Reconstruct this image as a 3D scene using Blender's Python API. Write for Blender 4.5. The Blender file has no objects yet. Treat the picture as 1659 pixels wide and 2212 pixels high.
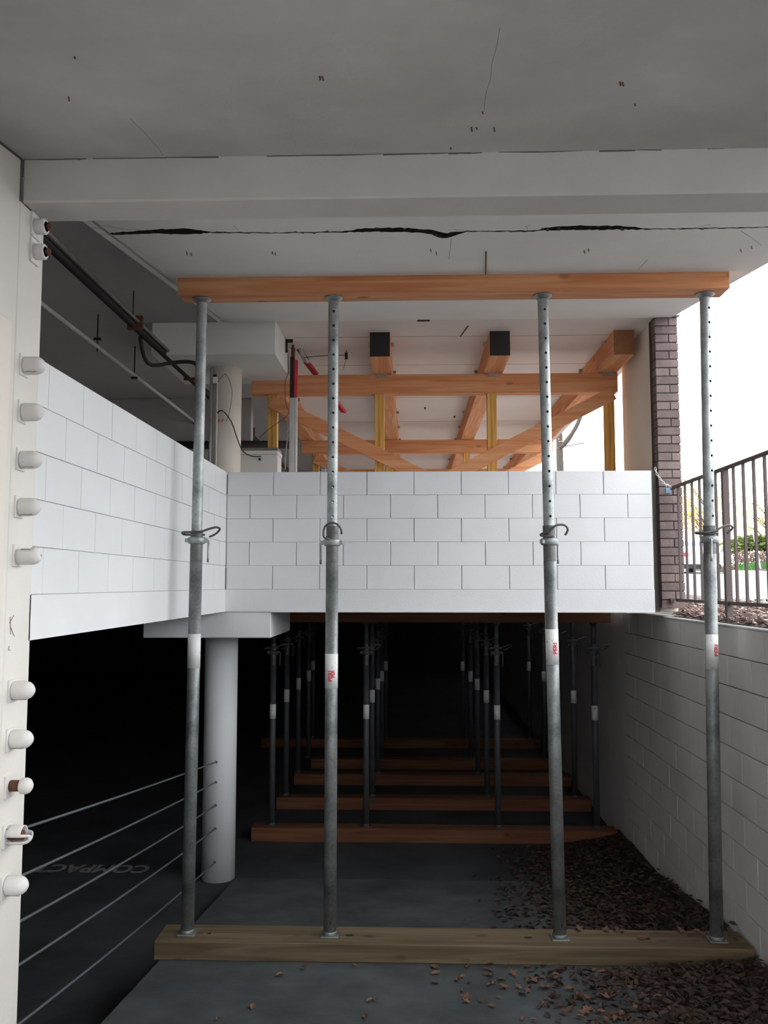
import bpy, bmesh, math, random
from mathutils import Vector, Matrix
from math import sin, cos, pi, radians, atan, atan2, sqrt
random.seed(11)
SC = bpy.context.scene
C = SC.collection
K = 2.65          # camera height above the lower garage floor; all z below are written relative to the camera

# ------------------------------------------------------------------ camera
cam = bpy.data.cameras.new('camera'); camo = bpy.data.objects.new('camera', cam); C.objects.link(camo)
camo.location = (0, 0, K)
PIT = atan(156/1860); YAW = atan(58.5*cos(PIT)/1860)
camo.rotation_euler = (pi/2+PIT, 0, YAW)
cam.sensor_fit = 'HORIZONTAL'; cam.sensor_width = 36; cam.lens = 36*1860/1659
cam.clip_start = .05; cam.clip_end = 400
SC.camera = camo

# ------------------------------------------------------------------ sky, exposure
w = bpy.data.worlds.new('overcast_sky'); SC.world = w; w.use_nodes = True
bg = w.node_tree.nodes['Background']; bg.inputs[0].default_value = (.93, .97, 1.0, 1); bg.inputs[1].default_value = 3.6
SC.view_settings.view_transform = 'Standard'; SC.view_settings.look = 'None'
SC.view_settings.gamma = 1; SC.view_settings.use_curve_mapping = False
SC.view_settings.exposure = 0.68
SLAB_END = -1.5     # how far the near ceiling slab reaches towards the viewer

# ------------------------------------------------------------------ materials
def nmat(name, rough=.8, metal=0.):
    m = bpy.data.materials.new(name); m.use_nodes = True
    b = m.node_tree.nodes['Principled BSDF']
    b.inputs['Roughness'].default_value = rough; b.inputs['Metallic'].default_value = metal
    return m, m.node_tree, b
def nd(t, ty, **k):
    n = t.nodes.new(ty)
    for a, v in k.items():
        if a in n.inputs.keys(): n.inputs[a].default_value = v
        else: setattr(n, a, v)
    return n
def rgb(c): return (c[0], c[1], c[2], 1)
def flat(name, c, rough=.7, metal=0., bump=0., var=.12, scale=6.):
    m, t, b = nmat(name, rough, metal)
    tc = nd(t, 'ShaderNodeTexCoord'); n = nd(t, 'ShaderNodeTexNoise', Scale=scale, Detail=6.)
    t.links.new(tc.outputs['Object'], n.inputs['Vector'])
    mx = nd(t, 'ShaderNodeMix', data_type='RGBA')
    t.links.new(n.outputs['Fac'], mx.inputs['Factor'])
    mx.inputs[6].default_value = rgb([v*(1-var) for v in c]); mx.inputs[7].default_value = rgb([min(1, v*(1+var)) for v in c])
    t.links.new(mx.outputs[2], b.inputs['Base Color'])
    if bump:
        n2 = nd(t, 'ShaderNodeTexNoise', Scale=scale*12, Detail=4.); t.links.new(tc.outputs['Object'], n2.inputs['Vector'])
        bp = nd(t, 'ShaderNodeBump', Strength=bump, Distance=.01)
        t.links.new(n2.outputs['Fac'], bp.inputs['Height']); t.links.new(bp.outputs[0], b.inputs['Normal'])
    return m
def stained(name, c, c2, stain=.5, scale=1.2, rough=.85, bump=.15, speck=(.12, .1, .08), speckth=.73, rnd=0.):
    """paint or concrete: broad tone changes, fine pitting, small dark specks"""
    m, t, b = nmat(name, rough)
    tc = nd(t, 'ShaderNodeTexCoord')
    g = nd(t, 'ShaderNodeNewGeometry')
    src = g.outputs['Position']
    n = nd(t, 'ShaderNodeTexNoise', Scale=scale, Detail=8., Roughness=.6); t.links.new(src, n.inputs['Vector'])
    r = nd(t, 'ShaderNodeValToRGB'); r.color_ramp.elements[0].position = .3; r.color_ramp.elements[1].position = .7
    r.color_ramp.elements[0].color = rgb(c2); r.color_ramp.elements[1].color = rgb(c)
    t.links.new(n.outputs['Fac'], r.inputs[0])
    n3 = nd(t, 'ShaderNodeTexNoise', Scale=23., Detail=5., Roughness=.7); t.links.new(src, n3.inputs['Vector'])
    r3 = nd(t, 'ShaderNodeValToRGB'); r3.color_ramp.elements[0].position = speckth; r3.color_ramp.elements[1].position = speckth+.04
    r3.color_ramp.elements[0].color = (0, 0, 0, 1); r3.color_ramp.elements[1].color = (stain, stain, stain, 1)
    t.links.new(n3.outputs['Fac'], r3.inputs[0])
    mx = nd(t, 'ShaderNodeMix', data_type='RGBA'); t.links.new(r3.outputs[0], mx.inputs['Factor'])
    t.links.new(r.outputs[0], mx.inputs[6]); mx.inputs[7].default_value = rgb(speck)
    out = mx.outputs[2]
    if rnd:
        oi = nd(t, 'ShaderNodeObjectInfo'); mr = nd(t, 'ShaderNodeMapRange')
        mr.inputs['To Min'].default_value = 1-rnd; mr.inputs['To Max'].default_value = 1+rnd*.4
        t.links.new(oi.outputs['Random'], mr.inputs['Value'])
        hs = nd(t, 'ShaderNodeHueSaturation'); t.links.new(mr.outputs[0], hs.inputs['Value']); t.links.new(out, hs.inputs['Color'])
        out = hs.outputs[0]
    t.links.new(out, b.inputs['Base Color'])
    if bump:
        n2 = nd(t, 'ShaderNodeTexNoise', Scale=60., Detail=5.); t.links.new(src, n2.inputs['Vector'])
        bp = nd(t, 'ShaderNodeBump', Strength=bump, Distance=.006)
        t.links.new(n2.outputs['Fac'], bp.inputs['Height']); t.links.new(bp.outputs[0], b.inputs['Normal'])
    return m
def wood(name, axis, c1, c2, c3):
    m, t, b = nmat(name, .75)
    tc = nd(t, 'ShaderNodeTexCoord'); mp = nd(t, 'ShaderNodeMapping')
    s = [9., 9., 9.]; s[axis] = .45
    mp.inputs['Scale'].default_value = s; t.links.new(tc.outputs['Object'], mp.inputs[0])
    n = nd(t, 'ShaderNodeTexNoise', Scale=2.2, Detail=7., Distortion=.9); t.links.new(mp.outputs[0], n.inputs['Vector'])
    r = nd(t, 'ShaderNodeValToRGB'); e = r.color_ramp.elements
    e[0].position = .32; e[0].color = rgb(c2); e[1].position = .66; e[1].color = rgb(c3)
    k = e.new(.5); k.color = rgb(c1)
    t.links.new(n.outputs['Fac'], r.inputs[0])
    v = nd(t, 'ShaderNodeTexVoronoi', Scale=1.0); mp2 = nd(t, 'ShaderNodeMapping')
    s2 = [6., 6., 6.]; s2[axis] = 3.; mp2.inputs['Scale'].default_value = s2
    t.links.new(tc.outputs['Object'], mp2.inputs[0]); t.links.new(mp2.outputs[0], v.inputs['Vector'])
    r2 = nd(t, 'ShaderNodeValToRGB'); r2.color_ramp.elements[0].position = .06; r2.color_ramp.elements[1].position = .17
    r2.color_ramp.elements[0].color = (.75, .75, .75, 1); r2.color_ramp.elements[1].color = (0, 0, 0, 1)
    t.links.new(v.outputs['Distance'], r2.inputs[0])
    mx = nd(t, 'ShaderNodeMix', data_type='RGBA'); t.links.new(r2.outputs[0], mx.inputs['Factor'])
    t.links.new(r.outputs[0], mx.inputs[6]); mx.inputs[7].default_value = rgb([x*.35 for x in c2])
    t.links.new(mx.outputs[2], b.inputs['Base Color'])
    bp = nd(t, 'ShaderNodeBump', Strength=.15, Distance=.003); t.links.new(n.outputs['Fac'], bp.inputs['Height'])
    t.links.new(bp.outputs[0], b.inputs['Normal'])
    return m
W_OR = ((.68, .29, .13), (.58, .20, .078), (.73, .37, .18))
W_YE = ((.70, .38, .09), (.46, .22, .05), (.78, .48, .13))
W_GR = ((.13, .092, .050), (.085, .055, .028), (.17, .125, .072))
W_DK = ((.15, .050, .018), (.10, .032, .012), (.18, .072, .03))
MT = {}
MT['white'] = stained('white_block_paint', (.83, .83, .85), (.75, .745, .76), .5, 1.1, .8, .2, rnd=.012)
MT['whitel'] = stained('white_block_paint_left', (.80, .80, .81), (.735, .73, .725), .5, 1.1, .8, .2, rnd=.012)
MT['pillar'] = stained('cream_pillar_paint', (.78, .745, .69), (.71, .66, .60), .5, 1.6, .8, .2)
MT['cream'] = stained('cream_plaster', (.84, .76, .68), (.76, .68, .60), .35, 1.4, .85, .2)
MT['soffit'] = stained('painted_concrete_soffit', (.56, .555, .535), (.41, .405, .39), .8, 1.5, .9, .25)
MT['soffit1'] = stained('daylight_lifted_soffit', (.84, .83, .80), (.74, .73, .70), .6, .9, .9, .25)  # soffit colour raised to carry side light from the right opening
MT['soffit2'] = stained('painted_concrete_inner_ceiling', (.80, .725, .69), (.70, .63, .60), .5, .8, .9, .25)
MT['beam'] = stained('painted_concrete_beam', (.62, .60, .56), (.53, .51, .475), .65, 1.8, .9, .3)
MT['dark_ceiling'] = stained('darker_concrete_ceiling', (.50, .49, .49), (.41, .40, .40), .4, .8, .9, .2)  # plain darker concrete for the left bay and the cross beam
MT['shaded_block'] = stained('shaded_white_block_paint', (.72, .70, .67), (.60, .585, .565), .55, 1.6, .85, .25, rnd=.05)  # white block paint, greyed to hold the shade on the retaining wall
MT['joint'] = flat('dirty_mortar', (.13, .12, .11), .95)
MT['white_joint'] = flat('painted_mortar', (.62, .62, .62), .95)
MT['crack'] = flat('crack_cavity', (.025, .022, .02), .95)
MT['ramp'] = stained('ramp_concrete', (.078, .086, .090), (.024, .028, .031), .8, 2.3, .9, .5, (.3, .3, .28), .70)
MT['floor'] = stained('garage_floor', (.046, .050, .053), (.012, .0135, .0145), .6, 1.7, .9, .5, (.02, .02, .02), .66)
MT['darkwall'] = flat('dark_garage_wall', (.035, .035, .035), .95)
MT['brick'] = stained('brown_brick', (.24, .175, .165), (.155, .115, .112), .6, 9., .9, .6, (.42, .34, .31), .66, rnd=.25)
MT['mortar'] = flat('dark_brick_mortar', (.05, .042, .04), .95)
MT['wx'] = wood('fir_along_beam', 0, *W_OR); MT['wy'] = wood('fir_stringer', 1, *W_OR)
MT['wz'] = wood('yellow_fir_post', 2, *W_YE); MT['wg'] = wood('weathered_sill', 0, *W_GR)
MT['wdk'] = wood('shade_darkened_fir', 0, *W_DK)  # orange fir darkened to hold the lower level's shade in its colour
MT['wend'] = flat('sawn_end', (.30, .13, .06), .85, 0, .2, .25, 20)
MT['black'] = flat('black_paint', (.018, .014, .013), .7, 0, .2, .5, 14)
MT['white_label'] = stained('white_label_band', (.80, .80, .78), (.70, .70, .68), .9, 9., .6, .0, (.25, .26, .27), .62)
MT['red'] = flat('red_print', (.62, .03, .05), .6, 0, 0, .3, 40)
MT['yellow'] = flat('yellow_print', (.75, .55, .05), .6)
MT['ink'] = flat('black_print', (.03, .03, .03), .6)
MT['rust'] = flat('rusty_iron', (.16, .065, .035), .85, .2, .3, .4, 30)
MT['darksteel'] = flat('dark_steel', (.12, .115, .12), .55, .6, .1, .3, 30)
MT['fence'] = flat('brown_fence_paint', (.105, .075, .072), .6, .1)
MT['plastic'] = stained('painted_cap', (.80, .77, .75), (.70, .66, .64), .8, 6., .55, .1, (.25, .12, .08), .66)
MT['cable'] = flat('steel_cable', (.17, .18, .20), .5, .5, .3, .3, 60)
MT['pipe'] = flat('old_pipe', (.20, .18, .16), .6, .3, .1, .4, 12)
MT['pipew'] = flat('white_painted_pipe', (.60, .59, .57), .6, .0, .1, .2, 8)
MT['mulch'] = flat('mulch', (.11, .062, .05), .95, 0, .4, .6, 14)
MT['mulchp'] = flat('pale_mulch_chip', (.36, .28, .25), .9, 0, .3, .3, 14)
MT['soil'] = flat('soil', (.07, .05, .04), .95, 0, .4, .4, 9)
MT['road'] = stained('asphalt', (.20, .205, .215), (.17, .175, .185), .2, .5, .95, .3)
MT['kerb'] = flat('pale_concrete', (.55, .55, .54), .9)
MT['kerbred'] = flat('red_kerb_paint', (.55, .12, .12), .8)
MT['bark'] = flat('grey_bark', (.065, .055, .045), .95, 0, .5, .35, 18)
MT['carpaint'] = flat('white_car_paint', (.85, .85, .87), .25, 0, 0, .02)
MT['glass'] = flat('tinted_glass', (.10, .13, .22), .12, 0, 0, .05)
MT['tyre'] = flat('tyre_rubber', (.02, .02, .02), .9)
MT['tail'] = flat('red_lens', (.6, .02, .03), .3)
MT['cab'] = flat('cream_steel_cabinet', (.66, .64, .60), .5, 0, 0, .06)
MT['alu'] = flat('scuffed_aluminium', (.62, .61, .60), .45, .5, .1, .25, 14)
MT['lock'] = flat('blue_padlock', (.18, .30, .42), .4, .3)
def galv(name='galvanised_steel', k=1.):
    m, t, b = nmat(name, .5, .55)
    tc = nd(t, 'ShaderNodeTexCoord'); v = nd(t, 'ShaderNodeTexVoronoi', Scale=95.); t.links.new(tc.outputs['Object'], v.inputs['Vector'])
    n = nd(t, 'ShaderNodeTexNoise', Scale=5., Detail=6.); t.links.new(tc.outputs['Object'], n.inputs['Vector'])
    ad = nd(t, 'ShaderNodeMath', operation='MULTIPLY_ADD'); t.links.new(v.outputs['Color'], ad.inputs[0]); ad.inputs[1].default_value = .15
    t.links.new(n.outputs['Fac'], ad.inputs[2])
    r = nd(t, 'ShaderNodeValToRGB'); r.color_ramp.elements[0].position = .38; r.color_ramp.elements[1].position = .74
    r.color_ramp.elements[0].color = (.19*k, .205*k, .21*k, 1); r.color_ramp.elements[1].color = (.52*k, .54*k, .535*k, 1)
    t.links.new(ad.outputs[0], r.inputs[0]); t.links.new(r.outputs[0], b.inputs['Base Color'])
    bp = nd(t, 'ShaderNodeBump', Strength=.12, Distance=.003); t.links.new(n.outputs['Fac'], bp.inputs['Height']); t.links.new(bp.outputs[0], b.inputs['Normal'])
    return m
MT['galv'] = galv()
MT['galvd'] = galv('dull_galvanised_steel', .62)
MT['shadegalv'] = flat('shade_darkened_steel', (.085, .09, .095), .6, .3, .1, .4, 9)  # prop steel with the lower level's gloom put into its colour
MT['greasy'] = flat('greasy_thread_steel', (.15, .15, .145), .5, .5, .1, .4, 18)
MT['concrete_floor'] = stained('upper_concrete_floor', (.46, .45, .43), (.38, .37, .35), .4, .9)
def leafmat(name, c, c2, tr=.3):
    m, t, b = nmat(name, .7)
    oi = nd(t, 'ShaderNodeNewGeometry'); r = nd(t, 'ShaderNodeMix', data_type='RGBA')
    t.links.new(oi.outputs['Random Per Island'], r.inputs['Factor']); r.inputs[6].default_value = rgb(c); r.inputs[7].default_value = rgb(c2)
    t.links.new(r.outputs[2], b.inputs['Base Color'])
    if tr:
        tb = nd(t, 'ShaderNodeBsdfTranslucent'); t.links.new(r.outputs[2], tb.inputs['Color'])
        ms = nd(t, 'ShaderNodeMixShader'); ms.inputs[0].default_value = tr
        t.links.new(b.outputs[0], ms.inputs[1]); t.links.new(tb.outputs[0], ms.inputs[2])
        t.links.new(ms.outputs[0], t.nodes['Material Output'].inputs[0])
    return m
MT['dead'] = leafmat('dead_leaf', (.07, .028, .016), (.20, .095, .05), 0)
MT['deadpile'] = leafmat('dark_leaf_pile', (.018, .012, .009), (.065, .03, .019), 0)
MT['green'] = leafmat('hedge_leaf', (.05, .10, .02), (.20, .23, .05), .3)
MT['yleaf'] = leafmat('autumn_leaf', (.85, .55, .15), (.75, .80, .30), .5)
MT['rleaf'] = leafmat('red_autumn_leaf', (.80, .25, .12), (.85, .50, .25), .4)
MT['grass'] = leafmat('grass_blade', (.05, .15, .035), (.12, .25, .07), .3)
MT['twig'] = leafmat('dry_twig', (.14, .085, .06), (.26, .18, .14), .1)

# ------------------------------------------------------------------ mesh building
class MB:
    def __init__(s): s.v = []; s.f = []; s.sm = []
    def add(s, vs, fs, smooth=False):
        o = len(s.v); s.v += [Vector(p) for p in vs]
        for f in fs: s.f.append([o+i for i in f]); s.sm.append(smooth)
        return s
    def hexa(s, p):   # p: 4 bottom ccw, 4 top ccw
        return s.add(p, [(3, 2, 1, 0), (4, 5, 6, 7), (0, 1, 5, 4), (1, 2, 6, 5), (2, 3, 7, 6), (3, 0, 4, 7)])
    def box(s, x0, x1, y0, y1, z0, z1):
        return s.hexa([(x0, y0, z0), (x1, y0, z0), (x1, y1, z0), (x0, y1, z0), (x0, y0, z1), (x1, y0, z1), (x1, y1, z1), (x0, y1, z1)])
    def bar(s, a, b, w, h, up=(0, 0, 1)):
        a = Vector(a); b = Vector(b); d = (b-a).normalized(); r = d.cross(Vector(up)).normalized(); u = r.cross(d)
        q = lambda p, i, j: p + r*(i*w/2) + u*(j*h/2)
        return s.hexa([q(a, -1, -1), q(a, 1, -1), q(b, 1, -1), q(b, -1, -1), q(a, -1, 1), q(a, 1, 1), q(b, 1, 1), q(b, -1, 1)])
    def cyl(s, a, b, r0, r1=None, n=16, caps=True):
        return s.tube([a, b], [r0, r0 if r1 is None else r1], n, caps)
    def tube(s, pts, rad, n=8, caps=True):
        pts = [Vector(p) for p in pts]
        if not isinstance(rad, (list, tuple)): rad = [rad]*len(pts)
        o = len(s.v); N = len(pts); prev = None
        for i, p in enumerate(pts):
            d = (pts[min(i+1, N-1)]-pts[max(i-1, 0)]).normalized()
            if prev is None:
                a = Vector((0, 0, 1)) if abs(d.z) < .9 else Vector((0, 1, 0))
                x = d.cross(a).normalized()
            else: x = (prev - d*prev.dot(d)).normalized()
            prev = x; y = d.cross(x)
            for k in range(n):
                t = 2*pi*k/n; s.v.append(p + (x*cos(t)+y*sin(t))*rad[i])
        for i in range(N-1):
            for k in range(n):
                s.f.append([o+i*n+k, o+i*n+(k+1) % n, o+(i+1)*n+(k+1) % n, o+(i+1)*n+k]); s.sm.append(True)
        if caps:
            s.f.append([o+k for k in range(n)][::-1]); s.sm.append(False)
            s.f.append([o+(N-1)*n+k for k in range(n)]); s.sm.append(False)
        return s
    def lathe(s, prof, c=(0, 0, 0), n=24):  # prof: (r, z) bottom to top
        return s.tube([(c[0], c[1], c[2]+z) for r, z in prof], [r for r, z in prof], n)
def wloc(o):
    l = Vector((0, 0, 0))
    while o is not None: l += o.location; o = o.parent
    return l
def obj(name, mb, mat, parent=None, bevel=0, kind=None, label=None):
    me = bpy.data.meshes.new(name)
    vs = [v + Vector((0, 0, K)) for v in mb.v]
    if parent is None:
        lo = Vector((min(v[i] for v in vs) for i in range(3))); hi = Vector((max(v[i] for v in vs) for i in range(3)))
        org = Vector(((lo.x+hi.x)/2, (lo.y+hi.y)/2, lo.z))
    else: org = wloc(parent)
    me.from_pydata([v-org for v in vs], [], mb.f)
    me.polygons.foreach_set('use_smooth', mb.sm)
    me.materials.append(MT[mat] if isinstance(mat, str) else mat)
    me.update()
    o = bpy.data.objects.new(name, me); C.objects.link(o)
    if parent is None: o.location = org
    else: o.parent = parent
    if bevel:
        b = o.modifiers.new('Bevel', 'BEVEL'); b.width = bevel; b.segments = 1; b.limit_method = 'ANGLE'
    if kind: o['kind'] = kind
    if label: o['label'] = label
    return o
def tag(o, label, cat, group=None):
    o['label'] = label; o['category'] = cat
    if group: o['group'] = group
    return o
def thing(name, label, cat, loc, group=None):
    o = bpy.data.objects.new(name, None); C.objects.link(o); o.location = (loc[0], loc[1], loc[2]+K); o.empty_display_size = .1
    return tag(o, label, cat, group)
def copy_tree(o, parent=None):
    c = o.copy(); C.objects.link(c); c.parent = parent
    for ch in list(o.children):
        copy_tree(ch, c)
    return c
def piece(name, me, parent, wl):   # an instance of shared mesh me at camera-relative world position
    o = bpy.data.objects.new(name, me); C.objects.link(o); o.parent = parent
    o.location = Vector((wl[0], wl[1], wl[2]+K)) - wloc(parent)
    return o
def mesh_of(mb, mat, name='piece'):
    me = bpy.data.meshes.new(name); me.from_pydata([tuple(v) for v in mb.v], [], mb.f); me.polygons.foreach_set('use_smooth', mb.sm)
    me.materials.append(MT[mat]); me.update(); return me
S = 'structure'
CZ = lambda y: 1.2778 + .14*y         # sloping soffit
RZ = lambda y: -1.69 - .12*y          # ramp surface
FZ = -2.65                            # flat lower floor
SX0, SX1 = -1.70, 2.27                # soffit strip

# ------------------------------------------------------------------ floors
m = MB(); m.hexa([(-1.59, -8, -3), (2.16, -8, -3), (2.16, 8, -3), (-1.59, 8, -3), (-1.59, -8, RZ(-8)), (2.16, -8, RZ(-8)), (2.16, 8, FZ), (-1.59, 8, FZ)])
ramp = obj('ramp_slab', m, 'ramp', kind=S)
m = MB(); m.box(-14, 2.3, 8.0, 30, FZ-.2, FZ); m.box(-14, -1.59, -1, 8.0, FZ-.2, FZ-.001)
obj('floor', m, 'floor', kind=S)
m = MB(); m.box(-14, 2.12, 7.55, 30, -.235, -.03); m.box(-14, -1.82, -1, 7.55, -.235, -.03)
obj('upper_floor', m, 'concrete_floor', kind=S)

# ------------------------------------------------------------------ ceiling: near soffit, beam, cracked soffit
def slab(y0, y1, x0, x1, th, name, mat='soffit'):
    m = MB(); m.hexa([(x0, y0, CZ(y0)), (x1, y0, CZ(y0)), (x1, y1, CZ(y1)), (x0, y1, CZ(y1)), (x0, y0, CZ(y0)+th), (x1, y0, CZ(y0)+th), (x1, y1, CZ(y1)+th), (x0, y1, CZ(y1)+th)])
    return obj(name, m, mat, kind=S)
slab(SLAB_END, 3.385, -1.9, 2.6, .3, 'ceiling')
m = MB(); m.hexa([(-1.6, 3.38, 1.567), (SX1, 3.38, 1.567), (SX1, 3.592, 1.575), (-1.6, 3.592, 1.575), (-1.6, 3.38, 2.05), (SX1, 3.38, 2.05), (SX1, 3.592, 2.05), (-1.6, 3.592, 2.05)])
cbeam = obj('concrete_beam', m, 'beam', kind=S, bevel=.008)
m = MB(); x = -1.6
while x < SX1:
    l = random.uniform(.02, .2)
    if random.random() < .75: m.bar((x, 3.3795, CZ(3.38)+random.uniform(-.004, .001)), (min(x+l, SX1), 3.3795, CZ(3.38)+random.uniform(-.004, .001)), .004, random.uniform(.002, .007))
    x += l
obj('cold_joint', m, 'joint', cbeam, label='dark dirty line along top of beam')
# crack table: photo samples projected on the soffit plane: X, near edge Y, far edge Y
def proj(px, py, c=1.2778, mm=.14):
    fw = Vector((-sin(YAW)*cos(PIT), cos(YAW)*cos(PIT), sin(PIT))); r = Vector((cos(YAW), sin(YAW), 0)); u = r.cross(fw)
    d = fw*1860 + r*(px-829.5) - u*(py-1106); t = c/(d.z-mm*d.y); return d*t
tab = [(70, 72, 75), (183, 62, 71), (230, 60, 73), (280, 60, 73), (320, 67, 70), (480, 69, 71), (640, 66, 69), (700, 58, 67), (780, 57, 67), (850, 62, 72), (872, 66, 80), (890, 70, 84), (915, 67, 75), (940, 65, 67), (1100, 64, 67), (1130, 57, 64), (1210, 52, 63), (1310, 53, 62), (1380, 60, 62), (1500, 58, 60.5), (1659, 55, 57)]
tab = [(160+a/1.1067, 440+b/1.1067, 440+c/1.1067) for a, b, c in tab]
xs = []; n0 = []; n1 = []
N = 170
for i in range(N+1):
    px = 223 + (1659-223)*i/N
    for j in range(len(tab)-1):
        if tab[j][0] <= px <= tab[j+1][0]: break
    a, b = tab[j], tab[j+1]; t = min(1, max(0, (px-a[0])/(b[0]-a[0])))
    ya = a[1]+(b[1]-a[1])*t; yb = a[2]+(b[2]-a[2])*t; wd = yb-ya
    ya += random.uniform(-.35, .35)*min(3, wd); yb += random.uniform(-.35, .35)*min(3, wd)
    if yb-ya < 1.2: yb = ya+1.2
    p0 = proj(px, ya); p1 = proj(px, yb); xs.append(p0.x); n0.append(p0.y); n1.append(p1.y)
xs = [SX0]+xs+[SX1]; n0 = [n0[0]]+n0+[n0[-1]]; n1 = [n0[0]+.003]+n1+[n1[-1]]
xs.insert(1, (SX0+xs[1])/2); n0.insert(1, n0[0]); n1.insert(1, n0[0]+.004)
def strip(name, ya, yb, mat='soffit1'):   # slab of thickness .12 between edge curves
    m = MB(); n = len(xs)
    for side in (0, .12):
        for i in range(n):
            m.v.append(Vector((xs[i], ya[i], CZ(ya[i])+side))); m.v.append(Vector((xs[i], yb[i], CZ(yb[i])+side)))
    q = 2*n
    for i in range(n-1):
        a = 2*i
        m.f += [[a, a+1, a+3, a+2], [q+a, q+a+2, q+a+3, q+a+1], [a, a+2, q+a+2, q+a], [a+1, q+a+1, q+a+3, a+3]]
    m.f += [[0, q, q+1, 1], [q-2, q-1, 2*q-1, 2*q-2]]
    m.sm = [False]*len(m.f)
    o = obj(name, m, mat, kind=S); o.data.materials.append(MT['crack'])
    for p in o.data.polygons:
        if abs(p.normal.z) < .5: p.material_index = 1
    return o
strip('ceiling', [3.59]*len(xs), n0)
c2 = strip('ceiling', n1, [7.42]*len(xs))
slab(3.59, 7.42, SX0, SX1, .2, 'slab_topping', 'crack').location.z += .115
# broken crumbs and thin hairlines around the crack
m = MB()
for i in range(5, len(xs)-5, 2):
    if random.random() < .3:
        for k in range(1):
            x = xs[i]+random.uniform(-.02, .02); y = (n1[i] if random.random() < .5 else n0[i])+random.uniform(-.012, .012); r = random.uniform(.003, .009)
            m.box(x-r, x+r, y-r*.7, y+r*.7, CZ(y)-.003, CZ(y)+.01)
obj('crack_crumb', m, 'joint', c2, kind='stuff')
def hair(name, pts, r, par, mat='joint', c=1.2778, mm=.14):
    m = MB(); pp = [proj(x, y, c, mm) for x, y in pts]; m.tube([(p.x, p.y, p.z) for p in pp], r, 4); return obj(name, m, mat, par)
for pts in ([(223, 487), (262, 494), (300, 497), (330, 499)], [(215, 507), (260, 505), (300, 504), (335, 503)], [(980, 496), (1040, 500), (1090, 501)], [(1600, 498), (1625, 515), (1645, 530)], [(1140, 495), (1136, 488), (1146, 487)], [(1500, 492), (1525, 487), (1535, 485)], [(505, 487), (515, 497)], [(975, 515), (970, 560)], [(1400, 560), (1378, 583)], [(282, 257), (315, 290), (340, 318), (352, 335)], [(1080, 60), (1074, 95), (1062, 140), (1060, 170), (1049, 205), (1045, 240)]):
    hair('hairline_crack', pts, .0006 if len(pts) > 2 and pts[0][1] < 300 else .0012, c2)
# wire stubs left in the soffit
m = MB()
for px, py, l in ((148, 213, 9), (161, 124, 4), (690, 168, 8), (697, 169, 8), (1339, 180, 8), (1345, 181, 8), (1371, 226, 4), (1018, 279, 9), (1029, 277, 4), (1067, 279, 9), (1042, 243, 4), (403, 547, 7), (413, 549, 7), (588, 546, 6), (594, 548, 6), (930, 541, 6), (942, 547, 6), (1262, 544, 6), (1271, 540, 6), (1600, 541, 6), (1623, 534, 6), (432, 344, 4), (973, 320, 4)):
    a = proj(px, py-l/2); b = proj(px+1.5, py+l/2)
    m.bar((a.x, a.y, a.z-.001), (b.x, b.y, b.z-.001), .0045, .004)
obj('wire_stub', m, 'rust', c2, kind='stuff')
a = proj(1050, 543); b = proj(1049, 590); m = MB(); m.cyl((a.x, a.y, a.z-.002), (b.x, b.y, b.z-.006), .004, n=6)
obj('exposed_rebar', m, 'rust', c2, label='short rusty rod lying in the soffit')
# soffit beyond the front wall line, flat; and the adjoining darker bay on the left
UC = 2.325
m = MB(); m.box(-1.72, 2.33, 7.42, 30, UC, UC+.3); uc = obj('ceiling', m, 'soffit2', kind=S)
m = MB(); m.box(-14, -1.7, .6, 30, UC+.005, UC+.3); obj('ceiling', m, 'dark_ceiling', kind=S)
m = MB()
for y, s in ((7.435, .003), (7.95, .0012), (9.0, .0012), (10.6, .0012), (12.2, .0012)): m.box(-1.1, 2.3, y, y+s*1.5, UC-.002, UC+.01)
obj('formwork_line', m, 'joint', uc, kind='stuff')
m = MB(); m.box(.06, .17, 7.40, 7.425, UC-.02, UC); m.bar((.52, 7.62, UC-.004), (.47, 7.95, UC-.004), .008, .006); m.box(.18, .20, 11.2, 11.3, UC-.01, UC); m.box(.6, .62, 11.8, 11.9, UC-.01, UC)
obj('embedded_steel', m, 'black', uc, kind='stuff')

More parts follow.
